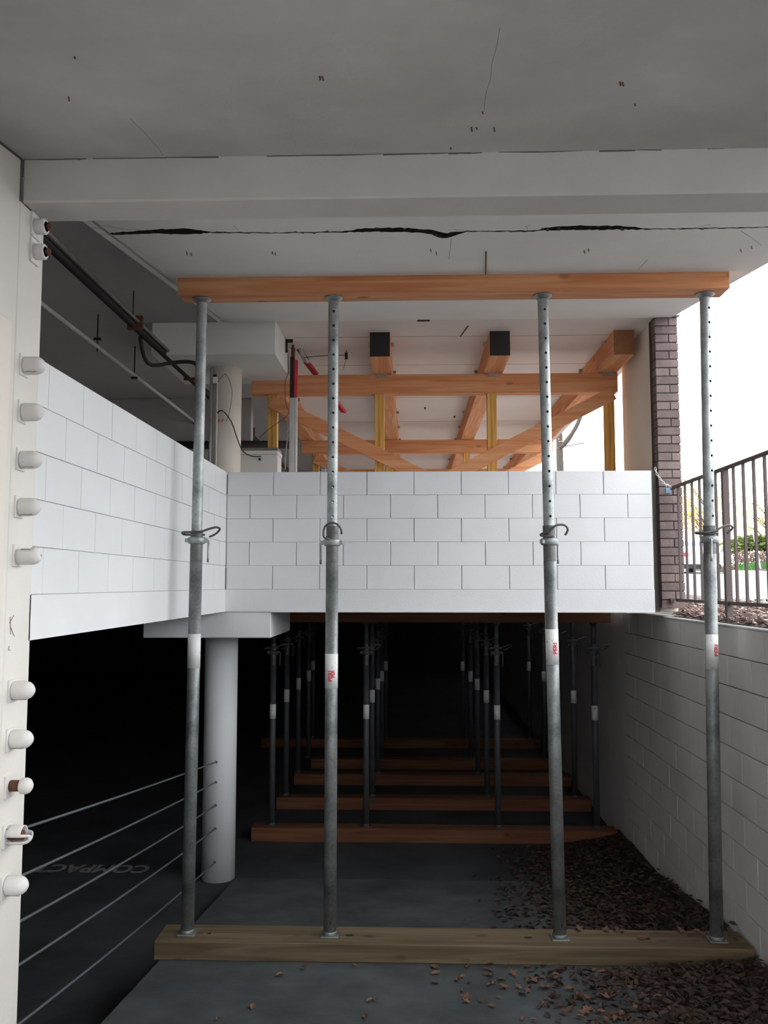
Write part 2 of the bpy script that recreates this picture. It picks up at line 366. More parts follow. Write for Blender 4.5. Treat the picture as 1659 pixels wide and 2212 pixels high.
# ------------------------------------------------------------------ block walls
def block_mesh(L, H, axis, mat, cx=.003, cz=.0012, D=.022):
    """one masonry face block, face proud of the core, chamfered edges; local origin at the centre of its face"""
    m = MB(); a, h = L/2, H/2
    P = []
    for (da, dh, d) in ((0, 0, D), (0, 0, .004), (cx, cz, 0)):
        for i, j in ((-1, -1), (1, -1), (1, 1), (-1, 1)): P.append((i*(a-da), d, j*(h-dh)))
    if axis == 'front': V = P
    elif axis == 'left': V = [(-d, x, z) for x, d, z in P]
    else: V = [(d, -x, z) for x, d, z in P]
    F = []
    for r in (0, 4):
        for k in range(4): F.append((r+k, r+(k+1) % 4, r+4+(k+1) % 4, r+4+k))
    F.append((8, 9, 10, 11)); m.add(V, F)
    return mesh_of(m, mat, 'block')
BL, BH = .4064, .2032
def blockwall(name, axis, plane, u0, u1, top, rows, zb, mat, joint, thick, gapx, gapz, phase=0., core_bottom=None, bottom_band=True):
    """u runs along the wall; courses from top down; returns wall object"""
    m = MB(); rec = .010
    def bx(a, b, d0, d1, z0, z1):
        if axis == 'front': m.box(a, b, plane+d0, plane+d1, z0, z1)
        elif axis == 'left': m.box(plane-d1, plane-d0, a, b, z0, z1)
        else: m.box(plane+d0, plane+d1, a, b, z0, z1)
    bx(u0, u1, rec, thick, zb, top)
    wall = obj(name, m, joint, kind=S)
    if bottom_band:
        m = MB(); bx(u0, u1, 0, thick+.004, zb, top-rows*BH-.001); obj('concrete_band', m, mat, wall)
        m = MB(); bx(u0, u1, .012, thick+.004, top-rows*BH, top+.001); obj('wall_top', m, mat, wall)
    cache = {}
    for r in range(rows):
        zc = top-(r+.5)*BH; ph = phase + (0 if r % 2 == 0 else BL/2)
        k = math.floor((u0-ph)/BL)
        u = ph+k*BL
        while u < u1-.02:
            a = max(u, u0); b = min(u+BL, u1)
            if b-a > .04:
                key = round(b-a, 3)
                if key not in cache: cache[key] = block_mesh(key-gapx, BH-gapz, axis, mat)
                c = (a+b)/2; j = random.uniform(-.0012, .0012)
                pos = {'front': (c, plane+j, zc), 'left': (plane+j, c, zc), 'right': (plane+j, c, zc)}[axis]
                piece('block', cache[key], wall, pos)
            u += BL
    return wall
TOP = .972
wf = blockwall('wall_front', 'front', 7.4, -1.6, 2.065, TOP, 5, -.235, 'white', 'white_joint', .2, .0065, .0016, phase=-1.6)
wl = blockwall('wall_left', 'left', -1.6, 3.585, 7.4, TOP, 5, -.235, 'whitel', 'white_joint', .2, .004, .0018, phase=7.36-20*BL)
wr = blockwall('wall_right', 'right', 2.15, 3.0, 8.85, -.28, 11, -2.8, 'shaded_block', 'joint', .2, .006, .006, phase=7.01-20*BL, bottom_band=False)
m = MB(); m.box(2.16, 2.4, 8.85, 30, -2.8, -.235); m.box(2.16, 2.35, -8, 3.0, -2.8, -.28); obj('wall_right', m, 'shaded_block', kind=S)
m = MB(); m.box(2.14, 2.36, -8, 7.44, -.29, -.272); obj('wall_coping', m, 'kerb', wr, bevel=.006)
# open dark joint between front wall and pier
m = MB(); m.box(2.066, 2.125, 7.46, 7.62, -.235, .985); obj('expansion_joint', m, 'joint', wf, label='dark rusty joint at right end of white wall')
m = MB(); m.box(-1.2, 2.06, 7.3955, 7.401, -.240, -.230); obj('drip_edge', m, 'pillar', wf)
# vertical dark open perpends at the inner corner
m = MB(); m.box(-1.601, -1.592, 7.392, 7.401, .78, .95); m.box(-1.601, -1.592, 7.392, 7.401, -.04, .14); obj('open_joint', m, 'joint', wf)

# ------------------------------------------------------------------ left pillar and near wall
m = MB(); m.box(-2.1, -1.6, 3.372, 3.60, FZ, 1.572); pil = obj('pillar', m, 'pillar', kind=S, bevel=.004)
m = MB(); m.box(-2.3, -1.604, .9, 3.372, FZ, 1.9); nw = obj('wall_left', m, 'pillar', kind=S)
m = MB(); m.hexa([(-2.0, .9, FZ), (-1.56, .9, FZ), (-1.56, 3.255, FZ), (-2.0, 3.255, FZ), (-2.0, .9, 1.03), (-1.56, .9, 1.03), (-1.56, 3.255, 1.03), (-2.0, 3.255, 1.03)])
obj('wall_plinth', m, 'cream', nw, bevel=.004)
m = MB(); m.tube([(-1.603, 3.372, 1.75), (-1.603, 3.372, 1.57)], .005, 5); m.tube([(-1.604, 3.37, CZ(3.37)), (-1.604, 2.2, CZ(2.2))], .008, 5); obj('dirty_joint', m, 'joint', nw)
# pencilled letter K on the pillar
m = MB()
for a, b in (((3.41, -.13), (3.42, -.20)), ((3.405, -.155), (3.44, -.125)), ((3.412, -.165), (3.452, -.21)), ((3.41, -.245), (3.405, -.262)), ((3.405, -.262), (3.425, -.262))):
    m.bar((-1.599, a[0], a[1]), (-1.599, b[0], b[1]), .0016, .0018, up=(1, 0, 0))
obj('pencil_mark', m, 'rust', pil, label='pencilled letter K')
m = MB(); m.tube([(-1.6035, 3.03, 1.45), (-1.6035, 3.03, 1.20)], .0016, 4); obj('hairline_crack', m, 'rust', nw)

# ------------------------------------------------------------------ concrete column with drop heads
col = thing('concrete_column', 'round white painted concrete column passing both levels at the inner corner', 'column', (-1.755, 8.0, FZ))
m = MB(); m.cyl((-1.755, 8.0, FZ), (-1.755, 8.0, -.455), .15, n=40, caps=True); obj('lower_shaft', m, 'white', col)
m = MB(); m.cyl((-1.755, 8.0, -.03), (-1.755, 8.0, 2.05), .15, n=40); obj('upper_shaft', m, 'cream', col)  # white column; warm light from the right put into this shaft's cream tone
m = MB(); m.box(-2.31, -1.205, 7.412, 8.6, -.46, -.236); obj('lower_drop_head', m, 'white', col, bevel=.006)
m = MB(); m.box(-2.31, -1.19, 7.45, 8.6, 2.035, UC+.01); obj('upper_drop_head', m, 'soffit1', col, bevel=.012)
m = MB()
for z in (-1.593, -1.771, -1.974, -2.176, -2.468): m.cyl((-1.755, 7.849, z), (-1.755, 7.87, z), .012, n=10)
obj('cable_hole', m, 'black', col, kind='stuff')

# ------------------------------------------------------------------ right pier, stub wall
pier = thing('brick_pier', 'slim brown brick pier at the right end of the white wall', 'pier', (2.22, 7.5, -.2))
m = MB(); m.box(2.128, 2.312, 7.408, 7.6, -.2, UC); obj('mortar_core', m, 'mortar', pier)
ch = .0741; nc = 34
def brickmesh(L):
    m = MB(); a = L/2; h = (ch-.009)/2; c = .003
    V = []
    for d, e in ((.1, 0), (.003, 0), (0, c)):
        for i, j in ((-1, -1), (1, -1), (1, 1), (-1, 1)): V.append((i*(a-e), d, j*(h-e)))
    m.add(V, [(k, (k+1) % 4, 4+(k+1) % 4, 4+k) for k in range(4)]+[(4+k, 4+(k+1) % 4, 8+(k+1) % 4, 8+k) for k in range(4)]+[(8, 9, 10, 11), (3, 2, 1, 0)])
    return mesh_of(m, 'brick', 'brick')
bm1, bm2, bm3 = brickmesh(.196), brickmesh(.113), brickmesh(.076)
for i in range(nc):
    z = UC-.012-(i+.5)*ch
    if i % 2: piece('brick', bm1, pier, (2.221+random.uniform(-.002, .002), 7.4+random.uniform(-.002, .002), z))
    else:
        piece('brick', bm2, pier, (2.1805, 7.4+random.uniform(-.002, .002), z)); piece('brick', bm3, pier, (2.281+random.uniform(-.002, .002), 7.4+random.uniform(-.002, .002), z))
m = MB(); m.box(2.128, 2.32, 7.6, 8.6, -.235, UC); obj('wall_right', m, 'cream', kind=S)
m = MB(); m.box(2.12, 2.335, 7.36, 7.46, UC-.004, UC+.04); obj('slab_edge_step', m, 'soffit', uc)

# ------------------------------------------------------------------ big timbers of the front shoring frame
def beamlabel(name, label, mb, mat, group=None, cat='timber beam', bevel=.004):
    return tag(obj(name, mb, mat, bevel=bevel), label, cat, group)
m = MB(); m.hexa([(-1.572, 5.63, 1.955), (2.118, 5.63, 1.955), (2.118, 5.823, 1.955), (-1.572, 5.823, 1.955), (-1.572, 5.63, CZ(5.63)), (2.118, 5.63, CZ(5.63)), (2.118, 5.823, CZ(5.823)), (-1.572, 5.823, CZ(5.823))])
beamlabel('header_beam', 'long orange timber header beam under the cracked ceiling, on four props', m, 'wx', 'shoring header beams')
m = MB(); y0, y1 = 5.60, 5.88
m.hexa([(-1.63, y0, RZ(y0)), (2.12, y0, RZ(y0)), (2.12, y1, RZ(y1)), (-1.63, y1, RZ(y1)), (-1.63, y0, -2.25), (2.12, y0, -2.25), (2.12, y1, -2.25), (-1.63, y1, -2.25)])
sill = beamlabel('sill_beam', 'weathered timber sill on the ramp in the foreground, under four props', m, 'wg', 'shoring sill beams')
for x, rx, ry in ((-1.31, .014, .01), (-.40, .03, .017), (.742, .03, .02)):
    m = MB(); n = 12; m.add([(x+rx*cos(2*pi*k/n), 5.735+ry*sin(2*pi*k/n), -2.2492) for k in range(n)], [list(range(n))]); obj('bolt_hole', m, 'black', sill)

# ------------------------------------------------------------------ steel props
def text_mesh(s, size):
    cu = bpy.data.curves.new('t', 'FONT'); cu.body = s; cu.size = size; cu.resolution_u = 3; cu.offset = size*.035
    o = bpy.data.objects.new('t', cu); C.objects.link(o)
    dg = bpy.context.evaluated_depsgraph_get(); me = bpy.data.meshes.new_from_object(o.evaluated_get(dg))
    bpy.data.objects.remove(o); return me
def wrap_text(s, size, r, z0, ang, flip=False, name='lettering', mat='red', parent=None, bold=0.):
    """vertical lettering reading bottom to top wrapped round a tube of radius r at azimuth ang (0 = towards viewer, + = right)"""
    me = text_mesh(s, size); bm = bmesh.new(); bm.from_mesh(me)
    ys = [v.co.y for v in bm.verts]; lo, hi = min(ys), max(ys)
    for k in range(1, 6):
        bmesh.ops.bisect_plane(bm, geom=bm.verts[:]+bm.edges[:]+bm.faces[:], plane_co=(0, lo+(hi-lo)*k/6, 0), plane_no=(0, 1, 0))
    base = wloc(parent)
    mid = (lo+hi)/2
    for v in bm.verts:
        a = ang - (v.co.y-mid)/r*(-1 if flip else 1)
        L = v.co.x
        v.co = Vector((sin(a)*(r+.0008), -cos(a)*(r+.0008), z0 + L))
    m2 = bpy.data.meshes.new(name); bm.to_mesh(m2); bm.free(); m2.materials.append(MT[mat])
    o = bpy.data.objects.new(name, m2); C.objects.link(o); o.parent = parent
    return o
_tubes = {}
def holed_tube(r, L, hz, name='inner_tube'):
    """real through-holes cut in a hollow tube; local z from 0 to L, holes at heights hz facing -y/+y"""
    key = (r, L, tuple(hz))
    if key in _tubes: return _tubes[key]
    m = MB(); n = 48
    for rr, zz in ((r, 0), (r, L), (r-.004, L), (r-.004, 0)):
        for k in range(n): m.v.append(Vector((rr*cos(2*pi*k/n), rr*sin(2*pi*k/n), zz)))
    for i in range(4):
        for k in range(n):
            m.f.append([i*n+k, i*n+(k+1) % n, ((i+1) % 4)*n+(k+1) % n, ((i+1) % 4)*n+k]); m.sm.append(False)
    A = bpy.data.objects.new('a', mesh_of(m, 'galv')); C.objects.link(A)
    m = MB()
    for h in hz: m.cyl((0, -r*1.6, h), (0, r*1.6, h), .0088, n=12)
    B = bpy.data.objects.new('b', mesh_of(m, 'galv')); C.objects.link(B)
    md = A.modifiers.new('Boolean', 'BOOLEAN'); md.object = B; md.operation = 'DIFFERENCE'; md.solver = 'EXACT'
    dg = bpy.context.evaluated_depsgraph_get(); dg.update(); me = bpy.data.meshes.new_from_object(A.evaluated_get(dg))
    for p in me.polygons: p.use_smooth = False
    me.name = name
    bpy.data.objects.remove(A); bpy.data.objects.remove(B)
    _tubes[key] = me; return me
def raw(name, mb, mat, parent, **k):
    """part given in the thing's own local frame"""
    mb.v = [v + wloc(parent) - Vector((0, 0, K)) for v in mb.v]
    return obj(name, mb, mat, parent, **k)
def threaded(z0, z1, r, pitch):
    prof = []; z = z0
    while z < z1:
        prof += [(r, z), (r+.0022, z+pitch*.35), (r, z+pitch*.7)]; z += pitch
    prof.append((r, z1)); return MB().lathe(prof, n=28)
HOOK = {
 1: [(.055, .0, .004), (0, 0, .004), (-.06, 0, .004), (-.083, .012, .006), (-.09, .03, .012), (-.08, .045, .018), (-.03, .052, .019), (.04, .052, .022), (.085, .048, .038), (.13, .035, .052), (.152, .02, .05), (.155, .0, .04), (.135, -.015, .02), (.11, -.022, .004), (.08, -.028, -.008)],
 2: [(0, -.06, -.012), (0, .0, -.012), (-.02, .05, -.012), (-.046, .062, -.004), (-.052, .065, .02), (-.046, .068, .06), (-.025, .07, .083), (.005, .07, .092), (.035, .068, .085), (.058, .062, .062), (.067, .055, .035), (.066, .05, .02)],
 3: [(.02, .05, .0), (-.02, .055, -.002), (-.055, .045, .002), (-.06, .035, .012), (-.035, .052, .022), (.0, .058, .036), (.03, .058, .064), (.065, .052, .074), (.1, .045, .068), (.118, .035, .045), (.112, .028, .022), (.1, .024, .006)],
 4: [(.04, .045, .004), (0, .05, .002), (-.09, .03, .002), (-.095, .03, .008), (-.04, .052, .008), (.02, .056, .018), (.055, .056, .04), (.09, .05, .054), (.125, .04, .056), (.14, .03, .042), (.128, .022, .022), (.108, .016, .006)]}
def smooth_pts(p, n=3):
    p = [Vector(q) for q in p]; out = []
    for i in range(len(p)-1):
        a = p[max(i-1, 0)]; b = p[i]; c = p[i+1]; d = p[min(i+2, len(p)-1)]
        for k in range(n):
            t = k/n; out.append(.5*((2*b)+(-a+c)*t+(2*a-5*b+4*c-d)*t*t+(-a+3*b-3*c+d)*t**3))
    out.append(p[-1]); return out
def make_prop(name, label, base, L, zc, band, ro, ri, hang, hook, handle, group, lettering=None, holes=True, z_th=None, gm='galv'):
    t = thing(name, label, 'shoring prop', base, group)
    # base plate with small upturned collar
    m = MB(); s = ro*1.38; m.box(-s, s, -s, s, 0, .008); m.lathe([(ro*1.12, .008), (ro*1.08, .03)], n=24); raw('base_plate', m, 'galvd' if gm == 'galv' else gm, t, bevel=.003)
    z_th0, z_th1 = (zc-.13, zc+.09) if z_th is None else z_th
    m = MB(); m.cyl((0, 0, .008), (0, 0, z_th0), ro, n=32); ot = raw('outer_tube', m, 'galvd' if gm == 'galv' else gm, t)
    m = MB(); n = 12; a = hang
    for k in range(12):
        pass
    pts = []
    for k in range(12):
        aa = 2*pi*k/12; al = a+.006*cos(aa)/ro; pts.append((sin(al)*(ro+.0006), -cos(al)*(ro+.0006), .09+.013*sin(aa)))
    m.add(pts, [list(range(12))]); raw('drain_slot', m, 'black', ot)
    raw('thread', threaded(z_th0, z_th1, ro-.0015, .0085), 'greasy', t)
    b0, b1 = band
    m = MB(); m.cyl((0, 0, b0), (0, 0, b1), ro+.0012, n=32); bd = raw('label_band', m, 'white_label', t, label='white wraparound sticker')
    if lettering:
        for s_, size, z0, ang, fl, mt in lettering: wrap_text(s_, size, ro+.0016, z0, ang, fl, parent=bd, mat=mt)
        m = MB()   # illegible rows of small black print on the shaded side
        for row in range(3):
            for k in range(26):
                z = b0+.012+(b1-b0-.02)*k/26
                if random.random() < .75:
                    al = lettering[0][3]-1.75-row*.12
                    if row == 2: al = lettering[0][3]-.85; 
                    if row == 2 and random.random() < .75: continue
                    r_ = ro+.002; h = random.uniform(.003, .0065); wd = .05
                    m.add([(sin(al)*r_, -cos(al)*r_, z), (sin(al+wd)*r_, -cos(al+wd)*r_, z), (sin(al+wd)*r_, -cos(al+wd)*r_, z+h), (sin(al)*r_, -cos(al)*r_, z+h)], [(0, 1, 2, 3)])
        raw('small_print', m, 'ink', bd, kind='stuff')
        if lettering[0][4] is None: pass
    # adjusting nut: ring with two lugs and a hinged handle
    m = MB(); m.lathe([(ro+.002, zc-.023), (ro+.013, zc-.021), (ro+.016, zc+.019), (ro+.004, zc+.023)], n=24)
    hx, hy = handle
    d = Vector((hx, hy, 0)).normalized()
    for sgn in (1, -1):
        p = d*sgn*(ro+.002); q = d*sgn*(ro+.034); m.bar((p.x, p.y, zc), (q.x, q.y, zc), .03, .026)
    nut = raw('adjusting_nut', m, gm, t, bevel=.002)
    m = MB(); p = d*(ro+.026)
    m.tube(smooth_pts([(p.x-.008*d.x, p.y-.008*d.y, zc), (p.x+.012*d.x, p.y+.012*d.y, zc-.004), (p.x+.012*d.x, p.y+.012*d.y, zc-.03), (p.x+.01*d.x, p.y+.01*d.y, zc-.145)]), .0075, 8); raw('nut_handle', m, gm, nut)
    # pin with hooked end: given as (right, towards viewer, up)
    m = MB(); m.tube([(a_, -b_, zc+.035+c_) for a_, b_, c_ in smooth_pts(HOOK[hook])], .0072, 8); raw('locking_pin', m, 'darksteel', t)
    # inner tube
    z0 = z_th1-.02; Li = L-.01-z0
    hz = [round(L-.105-k*.1-z0, 4) for k in range(40) if L-.105-k*.1-z0 > .03] if holes else []
    if holes: me = holed_tube(ri, round(Li, 4), hz)
    else:
        mm = MB(); mm.cyl((0, 0, 0), (0, 0, Li), ri, n=24); me = mesh_of(mm, gm, 'inner_tube')
    o = bpy.data.objects.new('inner_tube', me); C.objects.link(o); o.parent = t; o.location = (0, 0, z0); o.rotation_euler = (0, 0, hang)
    m = MB(); n = 28
    m.lathe([(ri+.002, L-.03), (ri+.02, L-.008), (ri*1.75, L-.006), (ri*1.75, L)], n=n); raw('head_plate', m, gm, t)
    return t
def lean(t, L, dx):
    t.rotation_euler = (0, atan2(dx, L), 0)
bz = -2.25; L = 4.203; YP = 5.735
G = 'four front shoring props'
az = lambda x: atan2(-x, YP)    # direction to the viewer seen from x
def front(name_label, x, xt, zc, b, hang, hook, handle, lett, zth):
    t = make_prop('shoring_prop', name_label, (x, YP, bz), L, zc-bz, (b[1]-bz, b[0]-bz), .0415, .0355, hang, hook, handle, G, lett, True, (zth[0]-bz, zth[1]-bz))
    lean(t, L, xt-x); return t
front('galvanised steel prop leftmost in front row, before white left wall', -1.452, -1.43, .292, (-.328, -.552), 1.82, 1, (1, .15), None, (.154, .356))
front('galvanised steel prop second from left, hooked pin arching over its front', -.528, -.525, 0.277, (-.456, -.682), .14, 2, (-1, .12),
      [('PERI', .038, 1.615, -.12, False, 'red'), ('PER', .030, 1.64, .36, False, 'red')], (.144, .385))
front('galvanised steel prop second from right, before the white front wall', .943, .898, .281, (-.293, -.521), .18, 3, (.8, .6), [('PERI', .041, 1.795, .34, False, 'red')], (.152, .385))
front('galvanised steel prop rightmost in front row, before the brown fence', 1.932, 1.989, .294, (-.325, -.551), .42, 4, (-.2, -1), [('PERI', .041, 1.785, .46, False, 'red')], (.2, .385))

# ------------------------------------------------------------------ shoring in the dark lower level
rows_y = (9.17, 10.45, 11.7, 12.7, 14.3)
rows_x = ((-1.462, -.475, .896, 1.912), (-1.50, -.47, .895, 1.93), (-1.52, -.45, .88, 1.93), (-1.50, -.43, .86, 1.92), (-1.62, -.42, .84, 1.92))
sillx = ((-1.66, 2.1), (-1.60, 2.1), (-1.56, 2.1), (-1.45, 2.1), (-2.45, 2.1))
rn = ('nearest', 'second', 'third', 'fourth', 'farthest'); cn = ('leftmost', 'second from left', 'second from right', 'rightmost')
proto = None
for i, y in enumerate(rows_y):
    x0, x1 = sillx[i]
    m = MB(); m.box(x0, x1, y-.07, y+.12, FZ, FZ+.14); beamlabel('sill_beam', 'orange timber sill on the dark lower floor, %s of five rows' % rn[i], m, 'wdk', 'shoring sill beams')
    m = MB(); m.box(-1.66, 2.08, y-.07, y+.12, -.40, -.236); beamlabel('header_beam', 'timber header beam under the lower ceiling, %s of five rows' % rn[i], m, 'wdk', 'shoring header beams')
    for j, x in enumerate(rows_x[i]):
        lab = 'steel prop in the dark lower level, %s of %s row' % (cn[j], rn[i])
        Lp = 2.65-.14-.40
        if proto is None:
            proto = make_prop('shoring_prop', lab, (x, y+.02, FZ+.14), Lp, 1.79, (1.10, 1.25), .032, .025, 1.2, 1, (1, .2), 'props in the lower level', None, False, None, 'shadegalv'); t = proto
        else:
            t = copy_tree(proto); t.location = (x, y+.02, FZ+.14+K); t['label'] = lab

# ------------------------------------------------------------------ timber shoring on the upper level
def post(x, y, lab, zt=1.90, w=.092, zb=-.03):
    m = MB(); m.box(x-w/2, x+w/2, y, y+w, zb, zt)
    p = thing('timber_post', lab, 'timber post', (x, y, zb), 'upper level timber posts')
    obj('post', m, 'wz', p, bevel=.003)
    m = MB()
    for s in (-1, 1): m.box(x+s*(w/2+.002)-.003+(.0 if s > 0 else 0), x+s*(w/2+.002)+.003, y+.01, y+.06, zt-.05, zt-.001)
    obj('angle_bracket', m, 'galv', p)
ry = 8.47
for i, (y, rw) in enumerate(((8.47, 'front'), (12.4, 'middle'), (15.6, 'rear'))):
    x0, x1 = (-1.595, 2.055)
    zb = 1.90
    m = MB(); m.box(x0, x1, y, y+.14, zb, 2.093); beamlabel('header_beam', 'orange timber header on posts above the white wall, %s one of three' % rw, m, 'wx', 'shoring header beams')
    for j, x in enumerate((-1.385, -.311, .81, 1.975)):
        post(x, y+.02, 'yellow timber post above the white wall, %s of %s row' % (cn[j], rw))
    # crossing braces in front of and behind the posts
    if i < 2:
        xl, xr = -1.40, 1.99
        m = MB(); m.bar((xl, y-.022, 1.82), (.30, y-.022, .97 if i == 0 else 1.0), .038, .13); beamlabel('diagonal_brace', 'timber brace falling to the right across the %s post row' % rw, m, 'wx', 'diagonal braces', 'timber brace', .003)
        m = MB(); m.bar((xr, y-.064, 1.87), (.10, y-.064, .90), .038, .13); beamlabel('diagonal_brace', 'timber brace rising to the right across the %s post row' % rw, m, 'wx', 'diagonal braces', 'timber brace', .003)
sx = ((-.283, 7.80, 'first stringer from left, black end above the wall, running along the ceiling', 'black'), (.823, 7.80, 'middle timber stringer with black end, running back along the ceiling', 'black'), (1.956, 7.80, 'rightmost timber stringer, raw brown end, beside the beige wall', 'wend'), (-1.515, 9.15, 'timber stringer with dark end behind the left end of the upper header', 'black'))
for x, y, lab, em in sx:
    t = thing('stringer_beam', lab, 'timber beam', (x, y, 2.095), 'ceiling stringer beams')
    m = MB(); m.box(x-.093, x+.093, y, 20, 2.095, UC-.001); obj('timber', m, 'wy', t, bevel=.003)
    m = MB(); m.box(x-.0925, x+.0925, y-.004, y, 2.0955, UC-.0015); obj('end_face', m, em, t, label='black painted end' if em == 'black' else 'raw sawn end')
    m = MB(); yy = y+.35
    while yy < 18:
        m.box(x-.125, x-.093, yy, yy+.05, UC-.03, UC-.001); m.box(x+.093, x+.125, yy, yy+.05, UC-.03, UC-.001); yy += 1.1
    obj('clip', m, 'galv', t, kind='stuff')
    if y < 8:
        m = MB(); m.box(x-.05, x+.05, 8.455, 8.47, 2.06, 2.10); obj('nail_plate', m, 'galv', t)

# ------------------------------------------------------------------ enclosing garage walls
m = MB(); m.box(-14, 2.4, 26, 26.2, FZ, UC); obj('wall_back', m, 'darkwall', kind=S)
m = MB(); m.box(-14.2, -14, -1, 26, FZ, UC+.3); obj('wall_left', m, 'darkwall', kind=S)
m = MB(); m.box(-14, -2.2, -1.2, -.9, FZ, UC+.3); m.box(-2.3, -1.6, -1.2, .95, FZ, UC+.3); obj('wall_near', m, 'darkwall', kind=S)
# far cross wall and cross beam on the upper level
m = MB(); m.box(-9, 1.2, 17.5, 17.7, -.03, UC); obj('wall_back', m, 'soffit2', kind=S)
m = MB(); m.box(-9, -2.0, 10.6, 10.75, 1.3, UC); obj('concrete_beam', m, 'dark_ceiling', kind=S)
m = MB(); m.box(2.1, 2.3, 19, 19.6, -.3, UC); obj('pillar', m, 'cream', kind=S)

# unseen building added behind the viewer to cut low sky light
m = MB(); m.box(-40, 45, -26, -20, -.74, 3.4)
for i in range(14): m.box(-38+i*6, -35+i*6, -20.0, -19.9, .3, 1.9)
obj('wall_street', m, 'kerb', kind=S)
# ------------------------------------------------------------------ anchor caps on the pillar, anchor plates, barrier cables
rs = random.Random(5)
zs = (.901, .706, .508, .314, .116, -.424, -.616, -.798, -.988, -1.181)
caplab = ('topmost white rounded anchor cap on left pillar, beside top of wall', 'white anchor cap second from top on left pillar, rust line beside it', 'white anchor cap third from top on the left pillar',
          'white anchor cap fourth from top on left pillar, cracked along its side', 'broken white anchor cap at bottom of upper five, dark hole in top',
          'white anchor cap first below the white left wall, on dark background', 'white anchor cap second below the left wall on the pillar edge', 'short white anchor cap on rusty neck, third below the left wall',
          'split broken anchor cap with open end, beside the topmost cable', 'lowest white anchor cap on the left pillar')
for i, z in enumerate(zs):
    y = 3.452
    t = thing('anchor_cap', caplab[i], 'anchor cap', (-1.6, y, z-.04), 'anchor caps on the left pillar')
    m = MB(); m.box(-1.603, -1.593, y-.042, y+.034, z-.046, z+.044); obj('anchor_plate', m, 'plastic', t, bevel=.002)
    r = .0375; e = .062
    if i == 7:
        m = MB(); m.cyl((-1.594, y, z), (-1.552, y, z), .022, n=14); obj('rusty_neck', m, 'rust', t, label='rusty bare neck')
        m = MB(); m.tube([(-1.552+d, y, z) for d in (0, .004, .026, .037, .045, .049)], [.026, .031, .032, .027, .016, .004], 18); obj('dome', m, 'plastic', t)
    elif i in (4, 8):
        m = MB(); n = 20; ring = []
        xsr = [(-1.592, r), (-1.57, r), (-1.55, r), (-1.532, r), (-1.515, r*.86), (-1.504, r*.6), (-1.499, r*.15)]
        m.v = [Vector((x_, y+rr*cos(2*pi*k/n), z+rr*sin(2*pi*k/n))) for x_, rr in xsr for k in range(n)]
        for a in range(len(xsr)-1):
            for k in range(n):
                c_ = (k+.5)*360/n
                if i == 4 and a < 3 and 55 < c_ < 150: continue
                if i == 8 and (a > 2 and 20 < c_ < 160 or 150 < c_ < 215 and a < 5 and c_ > 172): continue
                m.f.append([a*n+k, a*n+(k+1) % n, (a+1)*n+(k+1) % n, (a+1)*n+k]); m.sm.append(True)
        o = obj('dome', m, 'plastic', t, label='broken open shell'); sm_ = o.modifiers.new('Solidify', 'SOLIDIFY'); sm_.thickness = .004
        m = MB(); m.cyl((-1.59, y, z), (-1.535, y, z), .02, n=12); obj('strand_wedge', m, 'rust', t)
    else:
        m = MB(); m.tube([(-1.592+d, y, z) for d in (0, .006, .04, .052, .064, .074, .081, .085)], [r*.98, r, r, r*.97, r*.86, r*.64, r*.36, r*.06], 22); obj('dome', m, 'plastic', t)
        if i in (0, 2, 3, 5, 6, 9):
            m = MB(); a = rs.uniform(3.5, 4.4); q = [(-1.585+.05*k/6, y+(r+.0004)*cos(a+.05*sin(k*2)), z+(r+.0004)*sin(a+.05*sin(k*2))) for k in range(7)]
            m.tube(q, .0011, 4); obj('hairline_crack', m, 'joint', t)
for z0, z1, lab in ((1.50, 1.56, 'rusty steel anchor with bolt end, upper of two under the concrete beam'), (1.39, 1.45, 'rusty steel anchor with bolt end, lower of two under the concrete beam')):
    zc = (z0+z1)/2-.015; y = 3.50
    t = thing('steel_anchor', lab, 'anchor', (-1.6, y, zc-.04), 'steel anchors under the beam')
    m = MB(); m.box(-1.604, -1.59, y-.035, y+.045, zc-.05, zc+.055); obj('bearing_plate', m, 'plastic', t, bevel=.002)
    m = MB(); m.tube([(-1.592, y, zc), (-1.55, y, zc), (-1.545, y, zc), (-1.545, y, zc), (-1.555, y, zc)], [.033, .034, .03, .022, .02], 18); obj('sleeve', m, 'plastic', t, label='cream painted sleeve')
    m = MB(); m.cyl((-1.558, y, zc), (-1.525, y, zc), .011, n=8); m.cyl((-1.538, y, zc), (-1.53, y, zc), .017, n=6); obj('bolt_end', m, 'rust', t)
near = ((3.62, -1.03, -1.093, 3.93), (3.62, -1.24, -1.301, 3.95), (3.62, -1.43, -1.494, 3.92), (3.62, -1.61, -1.681, 3.92), (3.62, -1.86, -1.930, 3.86))
clab = ('topmost', 'second from top', 'middle', 'second lowest', 'lowest')
for i, z1 in enumerate((-1.593, -1.771, -1.974, -2.176, -2.468)):
    ya, za = near[i][3], near[i][2]
    s = (z1-za)/(7.86-ya); zst = za + s*(3.55-ya)
    pts = []
    for k in range(25):
        u = k/24; y = 3.55+(7.87-3.55)*u; pts.append((-1.752, y, zst+(z1-zst)*u-.035*4*u*(1-u)*(.3+.12*i)+.0))
    m = MB(); m.tube(pts, .0068, 8)
    tag(obj('barrier_cable', m, 'cable'), '%s of five steel barrier cables between pillar and round column' % clab[i], 'cable', 'barrier cables')

